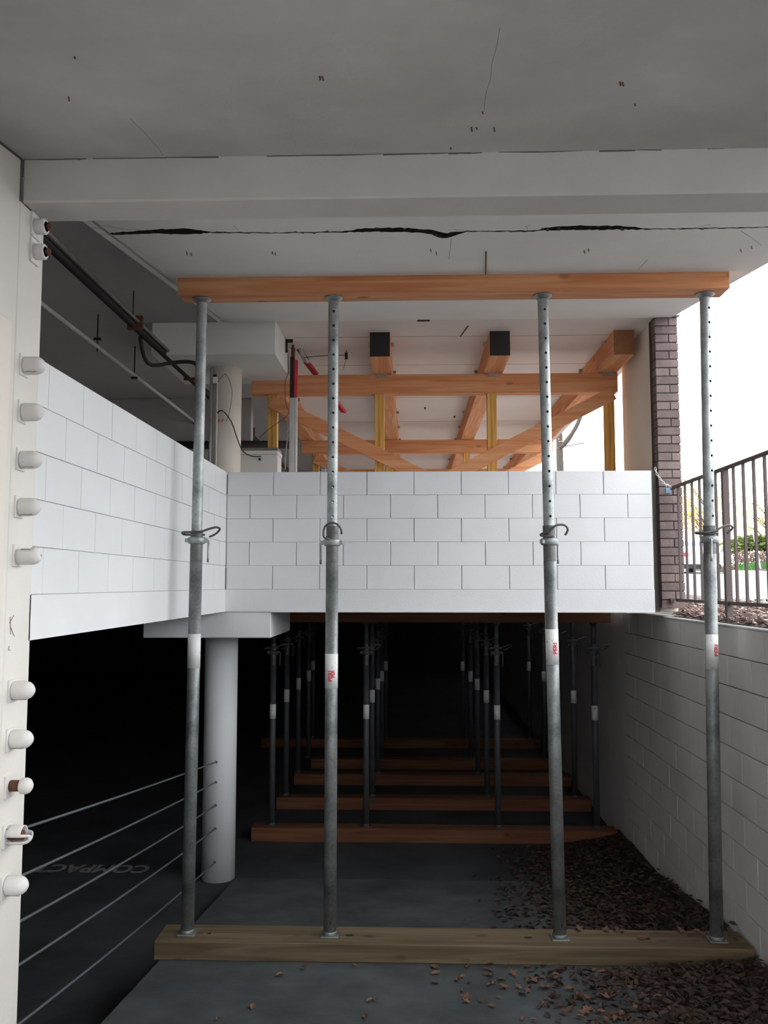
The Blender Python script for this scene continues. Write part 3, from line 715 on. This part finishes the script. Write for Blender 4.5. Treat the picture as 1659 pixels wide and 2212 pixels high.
# ------------------------------------------------------------------ pipes and conduits, upper left
t = thing('ceiling_pipe', 'thick dark pipe under the dark left ceiling, with lighter pipe alongside', 'pipe', (-2.2, 10, 2.03), 'ceiling pipes')
m = MB(); m.tube([(-2.2, 3.7, 2.06), (-2.2, 20, 2.03)], .032, 12); obj('pipe', m, 'black', t)
m = MB(); m.tube([(-2.155, 3.7, 2.085), (-2.155, 7.6, 2.07), (-2.155, 9.2, 2.07)], .014, 10); obj('conduit', m, 'pipe', t, label='lighter metal conduit')
m = MB()
for y in (4.6, 6.6, 8.3, 9.6, 11.5): m.box(-2.24, -2.12, y, y+.03, 2.01, 2.12); m.cyl((-2.2, y+.015, 2.1), (-2.2, y+.015, UC), .006, n=6)
obj('hanger', m, 'rust', t, kind='stuff')
t = thing('ceiling_pipe', 'thin pale pipe under the dark left ceiling, lower and further left', 'pipe', (-2.7, 10, 2.0), 'ceiling pipes')
m = MB(); m.tube([(-2.7, 3.7, 2.06), (-2.7, 20, 1.98)], .017, 10); obj('pipe', m, 'pipew', t)
m = MB()
for y in (7.2, 8.2, 10.6): m.cyl((-2.7, y, 2.0), (-2.7, y, UC), .006, n=6); m.box(-2.73, -2.67, y-.01, y+.01, 2.10 if y == 7.2 else 2.0, 2.12 if y == 7.2 else 2.02)
obj('hanger', m, 'black', t, kind='stuff')
m = MB(); m.tube(smooth_pts([(-2.23, 6.9, 2.03), (-2.26, 7.1, 1.93), (-2.25, 7.3, 1.90), (-2.1, 7.44, 1.96), (-1.96, 7.44, 1.965), (-1.90, 7.46, 1.94), (-1.885, 7.5, 1.85), (-1.885, 7.5, 1.0)]), .017, 10)
tag(obj('bent_conduit', m, 'black'), 'dark conduit looping from ceiling pipe down left side of round column', 'conduit')
m = MB(); m.tube([(-1.86, 7.86, 2.0), (-1.86, 7.86, .5)], .013, 10); tag(obj('conduit', m, 'alu'), 'tall thin metal conduit on left edge of upper column', 'conduit')
t = thing('conduit', 'short white conduit with box at top on front of upper column', 'conduit', (-1.80, 7.83, .9))
m = MB(); m.cyl((-1.80, 7.83, .9), (-1.80, 7.83, 1.86), .011, n=10); obj('tube', m, 'pipew', t)
m = MB(); m.box(-1.835, -1.795, 7.81, 7.85, 1.86, 1.92); obj('junction_box', m, 'plastic', t); m = MB(); m.box(-1.83, -1.80, 7.80, 7.81, 1.92, 1.94); obj('box_clip', m, 'black', t)
m = MB(); m.tube(smooth_pts([(-1.79, 7.82, 1.87), (-1.72, 7.83, 1.95), (-1.66, 7.84, 1.80), (-1.68, 7.84, 1.60), (-1.71, 7.83, 1.50)]), .003, 6); tag(obj('loose_wire', m, 'pipe'), 'thin looping wire above, on front of upper column', 'wire')
m = MB(); m.tube(smooth_pts([(-1.79, 7.82, 1.58), (-1.74, 7.81, 1.60), (-1.66, 7.83, 1.50), (-1.61, 7.86, 1.35), (-1.57, 7.95, 1.24), (-1.50, 8.1, 1.215), (-1.40, 8.3, 1.25)]), .0055, 6); tag(obj('loose_wire', m, 'black'), 'dark cable dropping across the column to the white cabinet', 'wire')
m = MB()
for x in (-1.775, -1.74): m.bar((x, 7.845, 1.53), (x-.01, 7.845, 1.50), .006, .006)
tag(obj('wall_plug', m, 'red'), 'pair of tiny red plugs on the upper column', 'plug')
m = MB(); m.cyl((-3.2, 10.55, 1.73), (-1.5, 10.55, 1.73), .05, n=12); tag(obj('drain_pipe', m, 'black'), 'dark horizontal pipe behind the column above the white cabinet', 'pipe')

# ------------------------------------------------------------------ cabinet and barrier arm
t = thing('gate_cabinet', 'white steel cabinet with small black knob behind wall, beside column', 'cabinet', (-1.46, 8.45, -.03))
m = MB(); m.box(-1.655, -1.285, 8.20, 8.45, -.03, 1.25); obj('body', m, 'cab', t, bevel=.004)
m = MB(); m.box(-1.66, -1.28, 8.185, 8.46, 1.25, 1.285); obj('lid', m, 'cab', t, bevel=.004)
m = MB(); m.cyl((-1.455, 8.175, 1.20), (-1.455, 8.2, 1.20), .012, n=10); obj('knob', m, 'black', t)
m = MB(); m.box(-1.655, -1.285, 8.2, 8.455, 1.285, 1.315); obj('dusty_top', m, 'pipe', t)
t = thing('barrier_post', 'tall scuffed barrier post with red stripe and folded slanting arm near column', 'barrier', (-1.14, 8.2, -.03))
m = MB(); m.box(-1.172, -1.12, 8.17, 8.23, -.03, 1.80); obj('lower_post', m, 'alu', t, bevel=.006)
m = MB(); m.box(-1.118, -1.098, 8.17, 8.23, -.03, 1.80); obj('edge_rail', m, 'pipew', t)
m = MB(); m.box(-1.168, -1.128, 8.17, 8.23, 1.80, 2.20); obj('black_stripe', m, 'black', t, label='black stripe')
m = MB(); m.box(-1.126, -1.098, 8.17, 8.23, 1.80, 2.17); obj('red_stripe', m, 'red', t, label='red stripe')
m = MB(); m.box(-1.16, -1.125, 8.17, 8.2, 2.2, 2.29); m.cyl((-1.15, 8.2, 2.25), (-1.14, 8.2, 2.40), .012, n=8); obj('pivot', m, 'rust', t)
def pp(px, py, y): 
    fw = Vector((-sin(YAW)*cos(PIT), cos(YAW)*cos(PIT), sin(PIT))); r = Vector((cos(YAW), sin(YAW), 0)); u = r.cross(fw)
    d = fw*1860 + r*(px-829.5) - u*(py-1106); return d*(y/d.y)
ba = MB(); ba.bar(pp(645, 752, 8.35), pp(662, 778, 8.5), .03, .05, up=(0, -1, .3)); ba = obj('barrier_arm', ba, 'rust', t, label='red and white striped arm slanting down')
segs = [(645, 752, 8.35, 'pipew'), (662, 782, 8.5, 'red'), (682, 808, 8.65, 'pipew'), (722, 863, 8.9, 'red'), (743, 890, 9.05, None)]
for a, b in zip(segs[:-1], segs[1:]):
    m = MB(); m.bar(pp(*a[:3]), pp(*b[:3]), .025, .075, up=(0, -1, .3)); obj('arm_section', m, a[3], ba)
m = MB(); m.tube(smooth_pts([pp(628, 800, 8.15), pp(616, 825, 8.15), pp(617, 870, 8.15), pp(624, 890, 8.1), pp(612, 905, 8.2), pp(590, 920, 8.3), pp(560, 945, 8.4)]), .003, 5); tag(obj('loose_wire', m, 'rust'), 'thin brown wire hanging beside the striped barrier post', 'wire')
m = MB(); m.tube(smooth_pts([pp(655, 773, 8.4), pp(690, 769, 8.4), pp(720, 768, 8.4), pp(745, 767, 8.4)]), .0035, 5)
o = tag(obj('sensor_wire', m, 'black'), 'thin black wire from the barrier post to small ceiling sensor', 'wire')
p = pp(748, 769, 8.4); m = MB(); m.box(p.x-.013, p.x+.013, 8.38, 8.42, p.z-.03, p.z+.03); m.cyl((p.x, 8.4, p.z+.03), (p.x, 8.4, UC), .003, n=6); m.cyl((p.x, 8.4, p.z-.03), (p.x-.03, 8.4, p.z-.14), .002, n=4)
tag(obj('ceiling_sensor', m, 'black'), 'small black sensor on a thin wire right of the second prop', 'sensor')
m = MB(); m.tube([pp(x, y, 8.25) for x, y in ((623, 900), (622, 930), (619, 935), (621, 940), (619, 962), (617, 980), (616, 1015))], .006, 5); tag(obj('hanging_chain', m, 'pipew'), 'white painted chain hanging beside the barrier post', 'chain')
m = MB(); m.box(-1.19, -1.17, 8.0, 8.02, 2.20, UC); m.box(-1.19, -1.12, 8.0, 8.02, UC-.03, UC); tag(obj('ceiling_bracket', m, 'black'), 'small black angle bracket at the drop head corner', 'bracket')
m = MB(); p = pp(700, 1010, 7.65); m.box(p.x-.02, p.x+.02, 7.6, 7.64, .9, 1.03); m.box(p.x-.02, p.x+.02, 7.56, 7.64, 1.028, 1.035); tag(obj('sheet_bracket', m, 'galv'), 'small galvanised bracket on top of wall behind second prop', 'bracket')

# ------------------------------------------------------------------ chain with padlock
t = thing('padlock_chain', 'shiny chain with blue padlock tying the fence rail to the pier', 'chain', (2.12, 7.36, .82))
pts = smooth_pts([(2.075, 7.33, .985), (2.09, 7.33, .93), (2.12, 7.33, .885), (2.155, 7.33, .845), (2.20, 7.33, .825), (2.215, 7.34, .80)], 5)
acc = 0; last = pts[0]; k = 0; m = MB(); step = .022
for q in pts[1:]:
    dd = (q-last).length
    if dd >= step*.8:
        d = (q-last).normalized(); c = (q+last)/2; s1 = Vector((0, 1, 0)) if k % 2 else d.cross(Vector((0, 1, 0))).normalized()
        loop = [c+d*(.016*cos(a))+s1*(.0085*sin(a)) for a in [2*pi*i/10 for i in range(11)]]
        m.tube(loop, .0026, 5, False); k += 1; last = q
obj('links', m, 'alu', t, kind='stuff')
m = MB(); m.box(2.155, 2.195, 7.315, 7.34, .765, .81); obj('padlock', m, 'lock', t, bevel=.004)
m = MB(); m.tube([(2.163, 7.328, .81), (2.163, 7.328, .83), (2.175, 7.328, .84), (2.187, 7.328, .83), (2.187, 7.328, .81)], .004, 6); obj('shackle', m, 'alu', t)

# ------------------------------------------------------------------ metal fence on the planter
FX = 2.235
t = thing('metal_fence', 'brown metal picket fence with flat rails above the right retaining wall', 'fence', (FX, 5.5, -.28))
m = MB(); m.box(FX-.02, FX+.02, 2.5, 7.36, .812, .832); obj('top_rail', m, 'fence', t, bevel=.003)
m = MB(); m.box(FX-.012, FX+.012, 2.5, 7.34, -.145, -.12); obj('bottom_rail', m, 'fence', t)
m = MB(); m.box(-.0085, .0085, -.0085, .0085, 0, .94); pm = mesh_of(m, 'fence', 'picket')
for i in range(27):
    y = 7.235-.1765*i
    if abs(y-6.14) < .05: continue
    piece('picket', pm, t, (FX, y, -.125))
for y in (6.165, 3.7):
    m = MB(); m.box(FX-.021, FX+.021, y-.021, y+.021, -.3, .815); obj('fence_post', m, 'fence', t)
m = MB(); m.box(FX-.06, FX, 7.33, 7.37, .80, .81); m.box(FX-.05, FX-.02, 7.36, 7.395, -.16, -.12); obj('end_bracket', m, 'fence', t)

# ------------------------------------------------------------------ planter mulch
m = MB(); m.add([(2.33, -8, -.285), (2.33, 7.75, -.285), (2.33, 30, -.285), (5.2, -8, -.28), (5.2, 14, -.26), (5.2, 30, .2)], [(0, 3, 4, 1), (1, 4, 5, 2)])
m.box(2.2, 2.335, -8, 7.39, -.5, -.268)
obj('planter_soil', m, 'soil', kind=S)
rs = random.Random(3)
for nm, cnt, mt in (('bark_mulch', 5200, 'mulch'), ('bark_mulch', 1500, 'mulchp')):
    m = MB()
    for i in range(cnt):
        x = 2.2+abs(rs.gauss(0, 1.1)) if rs.random() < .8 else rs.uniform(2.2, 5.0); x = min(max(x, 2.19), 5.1); y = rs.uniform(3.5, 7.35) if x < 2.4 else rs.uniform(3.5, 16)
        z = -.258+rs.uniform(0, .025)+(x-2.2)*.006; a = rs.uniform(0, pi); l = rs.uniform(.012, .045); w_ = rs.uniform(.004, .012)
        d = Vector((cos(a), sin(a), rs.uniform(-.4, .4)))*l
        m.bar(Vector((x, y, z))-d, Vector((x, y, z))+d, w_*2, .005)
    tag(obj(nm, m, mt, kind='stuff'), 'brown bark mulch behind the fence' if mt == 'mulch' else 'pale dry chips scattered over the bark mulch', 'mulch')

# ------------------------------------------------------------------ leaves
def leaf_geo(mb, c, s, a, tilt, rs):
    R = Matrix.Rotation(a, 3, 'Z') @ Matrix.Rotation(tilt, 3, 'X') @ Matrix.Rotation(rs.uniform(-.4, .4), 3, 'Y')
    cu = rs.uniform(.1, .5)
    P = [(-1, 0, 0), (-.45, .42, cu), (.3, .5, cu*1.1), (1, 0, .25), (.3, -.5, cu), (-.45, -.42, cu*.9), (.1, 0, 0)]
    mb.add([c + R @ (Vector(p)*s) for p in P], [(0, 6, 1), (1, 6, 2), (2, 6, 3), (3, 6, 4), (4, 6, 5), (5, 6, 0)])
def starleaf(mb, c, s, a, rs):
    R = Matrix.Rotation(a, 3, 'Z') @ Matrix.Rotation(rs.uniform(-.5, .5), 3, 'X'); V = [c+R @ Vector((0, 0, .1*s))]
    for k in range(10):
        r = s*(1 if k % 2 == 0 else .42); t_ = 2*pi*k/10; V.append(c+R @ Vector((r*cos(t_), r*sin(t_), rs.uniform(0, .35)*s)))
    mb.add(V, [(0, 1+k, 1+(k+1) % 10) for k in range(10)])
def gz(y): return RZ(y) if y < 8 else FZ
rs = random.Random(21)
m = MB(); cnt = 0
while cnt < 9000:
    x = 2.115-abs(rs.gauss(0, .55)); y = rs.uniform(4.0, 9.0)
    if 5.54 < y < 5.94: continue
    if x < -.6: continue
    if y < 5.6:
        lim = .15+(5.6-y)*.75     # the heap edge runs to the right towards the viewer
        if x < lim-.1 and rs.random() < .93: continue
    elif x < .45+(y-5.9)*.15 and rs.random() < .9: continue
    pile = max(0, (x-1.0)/1.1)**2*.16 if y > 5.9 else max(0, (x-.6)/1.5)**2*.08
    z = (-2.245 if 5.6 < y < 5.88 else gz(y)+rs.uniform(0, 1)*pile)+.006
    leaf_geo(m, Vector((x, y, z)), rs.uniform(.016, .034), rs.uniform(0, 6.3), rs.uniform(-.5, .5), rs); cnt += 1
tag(obj('leaf_litter', m, 'deadpile', kind='stuff'), 'dark heap of fallen leaves along the right retaining wall', 'leaves')
m = MB()   # packed leaf drift under the loose leaves
ny = 40
for j in range(ny+1):
    y = 4.0+5.2*j/ny
    for i in range(13):
        x = .9+1.24*i/12; pile = max(0, (x-1.0)/1.1)**2*.16 if y > 5.9 else max(0, (x-.6)/1.5)**2*.07
        m.v.append(Vector((x, y, gz(y)+pile*.8-.012+rs.uniform(-.006, .006))))
for j in range(ny):
    if 5.45 < 4.0+5.2*(j+.5)/ny < 6.02: continue
    for i in range(12):
        a = j*13+i; m.f.append([a, a+1, a+14, a+13]); m.sm.append(False)
tag(obj('leaf_drift', m, 'deadpile', kind='stuff'), 'packed dark drift of rotten leaves beside the right wall', 'leaves')
LG = 'single fallen leaves on the ramp'
spots = []
for px, py in ((545, 2178), (800, 2165), (812, 2163), (605, 2110), (1265, 2158), (1230, 2140), (1250, 2155), (1060, 2110), (1085, 2118), (1140, 2120), (1155, 2122), (1310, 2158), (1330, 2148), (1400, 2125), (1265, 2190), (1040, 2165), (1300, 2155), (545, 2070), (560, 2068), (655, 2095), (690, 2075), (715, 2078), (730, 2072), (765, 2090), (660, 2088), (870, 2072), (900, 2080), (940, 2092), (960, 2070), (1010, 2090), (1060, 2085), (1150, 2100), (1200, 2110), (1350, 2128), (1450, 2150), (1480, 2130), (1510, 2160), (1560, 2140), (990, 2120), (1120, 2135), (1180, 2160), (1210, 2175), (1390, 2180), (1420, 2190), (1470, 2185), (1540, 2190), (1600, 2175), (790, 2200), (470, 2205)):
    spots.append((px, py))
for k in range(90):
    px = rs.uniform(900, 1650); py = rs.uniform(2085, 2210)
    if py-2080 > (px-850)*.55: continue
    spots.append((px, py))
protos = []
for k in range(5):
    mb = MB()
    (leaf_geo(mb, Vector((0, 0, 0)), .030, 0, rs.uniform(-.3, .3), rs) if k < 3 else starleaf(mb, Vector((0, 0, 0)), .038, 0, rs)); protos.append(mesh_of(mb, 'dead', 'fallen_leaf'))
for px, py in spots:
    p = proj(px, py, -1.69, -.12)
    o = bpy.data.objects.new('fallen_leaf', rs.choice(protos)); C.objects.link(o); o.location = (p.x, p.y, p.z+.008+K); o.rotation_euler = (0, 0, rs.uniform(0, 6.3)); s = rs.uniform(.6, 1.15); o.scale = (s, s, s)
    tag(o, 'curled brown fallen leaf on the concrete ramp before the sill', 'leaf', LG)
for px, py in ((1310, 2010), (1330, 2008), (1345, 2012), (1385, 2028), (1400, 2026), (1470, 2012), (1490, 2020), (1505, 2014), (1520, 2022), (1575, 2015), (1590, 2030), (1250, 2006)):
    d = proj(px, py, -2.245, 0.0)
    o = bpy.data.objects.new('fallen_leaf', rs.choice(protos)); C.objects.link(o); o.location = (d.x, min(max(d.y, 5.62), 5.86), -2.24+K); o.rotation_euler = (0, 0, rs.uniform(0, 6.3))
    tag(o, 'brown fallen leaf lying on top of the weathered sill', 'leaf', 'fallen leaves on the sill')

# ------------------------------------------------------------------ COMPACT painted on the lower floor, upside down
me = text_mesh('COMPACT', .30); lo = min(v.co.x for v in me.vertices); hi = max(v.co.x for v in me.vertices)
for v in me.vertices: v.co = Vector(((.5-(v.co.x-lo)/(hi-lo))*1.08, (.11-v.co.y)*1.0, 0))
me.materials.append(flat('worn_floor_paint', (.24, .24, .23), .9, 0, 0, .6, 9)); o = bpy.data.objects.new('floor_lettering', me); C.objects.link(o); o.location = (-2.99, 8.20, FZ+K+.002)
tag(o, 'faded word COMPACT painted upside down on the dark lower floor', 'floor marking')

# ------------------------------------------------------------------ outside: road, kerb, hedge, car, trees
def rz_(y): return -.80 + .0335*y
m = MB(); m.add([(5.2, -10, -.3), (80, -10, -.3), (80, 14, -.33), (5.2, 14, -.33), (80, 60, rz_(60)), (2.4, 60, rz_(60)), (2.4, 30, rz_(30)), (5.2, 14, -.33)], [(0, 1, 2, 3), (3, 2, 4, 5, 6)])
obj('road', m, 'road', kind=S)
m = MB(); m.add([(-60, -60, -.74), (80, -60, -.74), (80, -8, -.74), (-60, -8, -.74)], [(0, 1, 2, 3)]); m.add([(2.3, -8, -.5), (80, -8, -.5), (80, -8, -.74), (2.3, -8, -.74)], [(0, 1, 2, 3)]); m.add([(-60, 60, -.8), (150, 60, -.8), (150, 150, 1.5), (-60, 150, 1.5)], [(0, 1, 2, 3)])
obj('ground', m, 'road', kind=S)
kp = [(9.0, 42.5), (13.75, 38.2), (13.35, 36.2), (13.0, 34), (12.9, 31), (13.3, 26), (15, 20)]
def kerb_run(pts, nm, mt, lab):
    m = MB()
    for (xa, ya), (xb, yb) in zip(pts[:-1], pts[1:]): m.bar((xa, ya, rz_(ya)+.07), (xb, yb, rz_(yb)+.07), .18, .17)
    return tag(obj(nm, m, mt), lab, 'kerb')
kerb_run(kp[2:], 'kerb', 'kerb', 'pale concrete kerb curving nearer along the far side of the road')
kerb_run(kp[1:3], 'painted_kerb', 'kerbred', 'short red painted kerb length across the road')
m = MB(); W_ = [(x+1.0, y+.5) for x, y in kp[1:]]
for i in range(len(W_)-1):
    (xa, ya), (xb, yb) = kp[1+i], kp[2+i]; (xc, yc), (xd, yd) = W_[i], W_[i+1]
    m.add([(xa+.05, ya, rz_(ya)+.15), (xb+.05, yb, rz_(yb)+.15), (xd, yd, rz_(yd)+.16), (xc, yc, rz_(yc)+.16)], [(0, 1, 2, 3)])
obj('pavement', m, 'kerb', kind=S)
m = MB(); m.hexa([(13.9, 31, -.2), (34, 31, -.2), (34, 46, -.2), (14.2, 46, -.2), (13.9, 31, rz_(31)+.2), (34, 31, rz_(31)+.2), (34, 46, 1.0), (14.7, 46, 1.0)]); obj('verge', m, 'soil', kind=S)
m = MB(); m.bar((3, 22.2, rz_(22)+.012), (30, 20.5, rz_(21)+.02), .12, .01); tag(obj('road_line', m, flat('faded_yellow_line', (.62, .52, .40), .9)), 'faded thin line across the asphalt road', 'road marking')
def leaves(mb, n, fn, smin, smax, rs):
    for i in range(n):
        c = Vector(fn()); s = rs.uniform(smin, smax); a = rs.uniform(0, 6.3)
        R = Matrix.Rotation(a, 3, 'Z') @ Matrix.Rotation(rs.uniform(0, 3.1), 3, 'X')
        mb.add([c+R @ Vector(q)*s for q in ((-1, 0, 0), (0, .5, .15), (1, 0, 0), (0, -.5, .15))], [(0, 1, 2), (0, 2, 3)])
rs = random.Random(8)
t = thing('hedge', 'rounded green hedge with bare twiggy base across the road', 'hedge', (19, 38, .5))
m = MB()
def hfn():
    u = rs.random(); x = 14.0+u*13; y = 38.0-u*4.0; top = 1.35+.25*sin(u*14)+.12*sin(u*31); z = rs.uniform(.45, 1)**.6*top; return (x+rs.gauss(0, .25), y+rs.gauss(0, .35), .45+z)
leaves(m, 15000, hfn, .07, .14, rs); obj('foliage', m, 'green', t)
m = MB()
def tfn():
    u = rs.random(); return (13.75+u*13+rs.gauss(0, .2), 37.1-u*4.0+rs.gauss(0, .15), .5+rs.uniform(0, .85))
for i in range(6000):
    c = Vector(tfn()); d = Vector((rs.gauss(0, 1), rs.gauss(0, .5), rs.gauss(0, 1))).normalized()*rs.uniform(.06, .2); m.bar(c-d, c+d, .02, .02)
obj('bare_twigs', m, 'twig', t)
m = MB()
for i in range(2500):
    u = rs.random(); x = 13.8+u*1.6+rs.gauss(0, .1); y = 36.6-u*.6+rs.gauss(0, .2); z = .58; h = rs.uniform(.12, .38); a = rs.gauss(0, .08)
    m.add([(x-.015, y, z), (x+.015, y, z), (x+a, y+rs.gauss(0, .05), z+h)], [(0, 1, 2)])
tag(obj('grass_tuft', m, 'grass', kind='stuff'), 'bright green ground cover under the hedge by the kerb', 'plants')
m = MB(); m.cyl((14.25, 35.6, .5), (13.98, 35.6, 2.1), .035, n=8); tag(obj('sign_post', m, 'pipew'), 'thin white post standing before the hedge across the road', 'post')
for x, y, s, lb in ((14.9, 34.4, .36, 'large pale boulder'), (15.9, 34.0, .28, 'smaller pale boulder')):
    bm = bmesh.new(); bmesh.ops.create_icosphere(bm, subdivisions=2, radius=s)
    for v in bm.verts: v.co = Vector((v.co.x*1.3, v.co.y, v.co.z*.65))*(1+rs.uniform(-.1, .1))
    m = MB(); m.v = [v.co+Vector((x, y, .62)) for v in bm.verts]; m.f = [[v.index for v in f.verts] for f in bm.faces]; m.sm = [False]*len(m.f); bm.free()
    tag(obj('boulder', m, flat('pale_rock', (.50, .46, .43), .9, 0, .3, .2, 3)), lb+' at the hedge foot by the kerb', 'rock')
# car seen from behind
cx, cy, cz = 12.38, 37.3, rz_(37)
t = thing('car', 'white car seen from behind on the road beyond the fence', 'car', (cx, cy, cz))
def prism(sec0, y0, sec1, y1):
    n = len(sec0); m = MB(); m.add([(cx+x*.93, y0, cz+z) for x, z in sec0]+[(cx+x*.93, y1, cz+z) for x, z in sec1], [list(range(n)), list(range(2*n-1, n-1, -1))]+[[(i+1) % n, i, n+i, n+(i+1) % n] for i in range(n)]); return m
body = [(-.88, .32), (.88, .32), (.92, .6), (.90, .95), (.82, 1.02), (-.82, 1.02), (-.90, .95), (-.92, .6)]
obj('body', prism(body, cy, [(x, z*.97) for x, z in body], cy+4.4), 'carpaint', t, bevel=.05)
cab0 = [(-.80, 1.0), (.80, 1.0), (.62, 1.44), (.5, 1.50), (-.5, 1.50), (-.62, 1.44)]
obj('cabin', prism([(x*1.02, min(z, 1.06)) for x, z in cab0], cy+.35, cab0, cy+.95), 'carpaint', t); obj('roof', prism(cab0, cy+.95, cab0, cy+2.6), 'carpaint', t, bevel=.04)
m = MB(); m.add([(cx-.70, cy+.42, cz+1.08), (cx+.70, cy+.42, cz+1.08), (cx+.55, cy+.90, cz+1.43), (cx-.55, cy+.90, cz+1.43), (cx-.70, cy+.36, cz+1.06), (cx+.70, cy+.36, cz+1.06), (cx+.55, cy+.84, cz+1.43), (cx-.55, cy+.84, cz+1.43)], [(4, 5, 6, 7), (0, 1, 5, 4), (1, 2, 6, 5), (2, 3, 7, 6), (3, 0, 4, 7)]); obj('rear_window', m, 'glass', t)
for s in (-1, 1):
    m = MB(); m.box(cx+s*.66-.16, cx+s*.66+.16, cy-.03, cy+.1, cz+.74, cz+.92); obj('tail_light', m, 'tail', t, bevel=.02)
    for yy in (.9, 3.5): m = MB(); m.cyl((cx+s*.72-.1, cy+yy, cz+.31), (cx+s*.72+.1, cy+yy, cz+.31), .31, n=20); obj('wheel', m, 'tyre', t)
m = MB(); m.box(cx-.86, cx+.86, cy-.05, cy+.2, cz+.22, cz+.42); obj('bumper', m, 'tyre', t, bevel=.03)
m = MB(); m.box(cx-.16, cx+.16, cy-.02, cy, cz+.62, cz+.76); obj('licence_plate', m, 'kerb', t)
# trees
def tree(lab, x, y, z0, H, r, crown, n, mats, rs, bend=0.):
    t = thing('tree', lab, 'tree', (x, y, z0)); m = MB()
    top = Vector((x+bend, y, z0+H))
    m.tube(smooth_pts([(x, y, z0), (x+.02, y, z0+H*.3), (x+bend*.4, y, z0+H*.6), tuple(top)]), [r*(1-.06*i) for i in range(10)], 9); obj('trunk', m, 'bark', t)
    m = MB(); ends = []
    for k in range(14):
        h = rs.uniform(.35 if H < 6 else .72, .95); a = rs.uniform(0, 6.3); b = Vector((x+bend*h*.8, y, z0+H*h)); e = b+Vector((cos(a)*crown*rs.uniform(.5, 1), sin(a)*crown*rs.uniform(.5, 1), rs.uniform(.3, 1.2)*crown*.7)); mid = (b+e)/2+Vector((0, 0, .15*crown))
        m.tube([b, mid, e], [r*.4, r*.28, r*.1], 5); ends += [e, mid, e*.6+mid*.4]
    obj('branches', m, 'bark', t)
    for nm, mt, f in mats:
        m = MB()
        leaves(m, int(n*f), lambda: rs.choice(ends)+Vector((rs.gauss(0, 1), rs.gauss(0, 1), rs.gauss(0, .7)))*crown*.28, .05, .10, rs); obj(nm, m, mt, t)
rs = random.Random(4)
tree('slim tree with forked trunk beyond the parapet, behind second right prop', 3.55, 20.5, -.2, 6.5, .12, 1.9, 500, (('leaves', 'yleaf', 1),), rs)
m = MB(); t0 = [o for o in C.objects if o.name.startswith('tree')][-1]
m.tube(smooth_pts([(3.58, 20.45, 3.25), (3.75, 20.3, 3.45), (3.95, 20.2, 3.8), (4.1, 20.1, 4.3)]), [.06]*4+[.05]*6, 7); obj('branch', m, 'bark', t0)
tree('orange leaved young tree beyond the fence near the pier', 14.2, 42.0, .6, 3.6, .08, 1.7, 2600, (('leaves', 'yleaf', .6), ('red_leaves', 'rleaf', .4)), rs)
tree('yellow green tree behind the hedge across the road', 18.2, 44.0, .6, 3.0, .10, 1.9, 1800, (('leaves', 'yleaf', 1),), rs)
m = MB()
for i in range(60):
    px, py = rs.uniform(1204, 1262), 960+rs.gauss(0, 6); c = pp(px, py, 20.4); a = rs.uniform(0, 6.3)
    R_ = Matrix.Rotation(rs.uniform(0, 3), 3, 'X') @ Matrix.Rotation(a, 3, 'Y'); m.add([c+R_ @ Vector(q)*.03 for q in ((-1, 0, 0), (0, .5, .1), (1, 0, 0), (0, -.5, .1))], [(0, 1, 2), (0, 2, 3)])
m2_ = MB(); m2_.tube([pp(1206, 966, 20.45), pp(1235, 962, 20.4), pp(1262, 957, 20.4)], .012, 5); obj('branch', m2_, 'bark', t0)
obj('red_leaves', m, 'rleaf', t0)
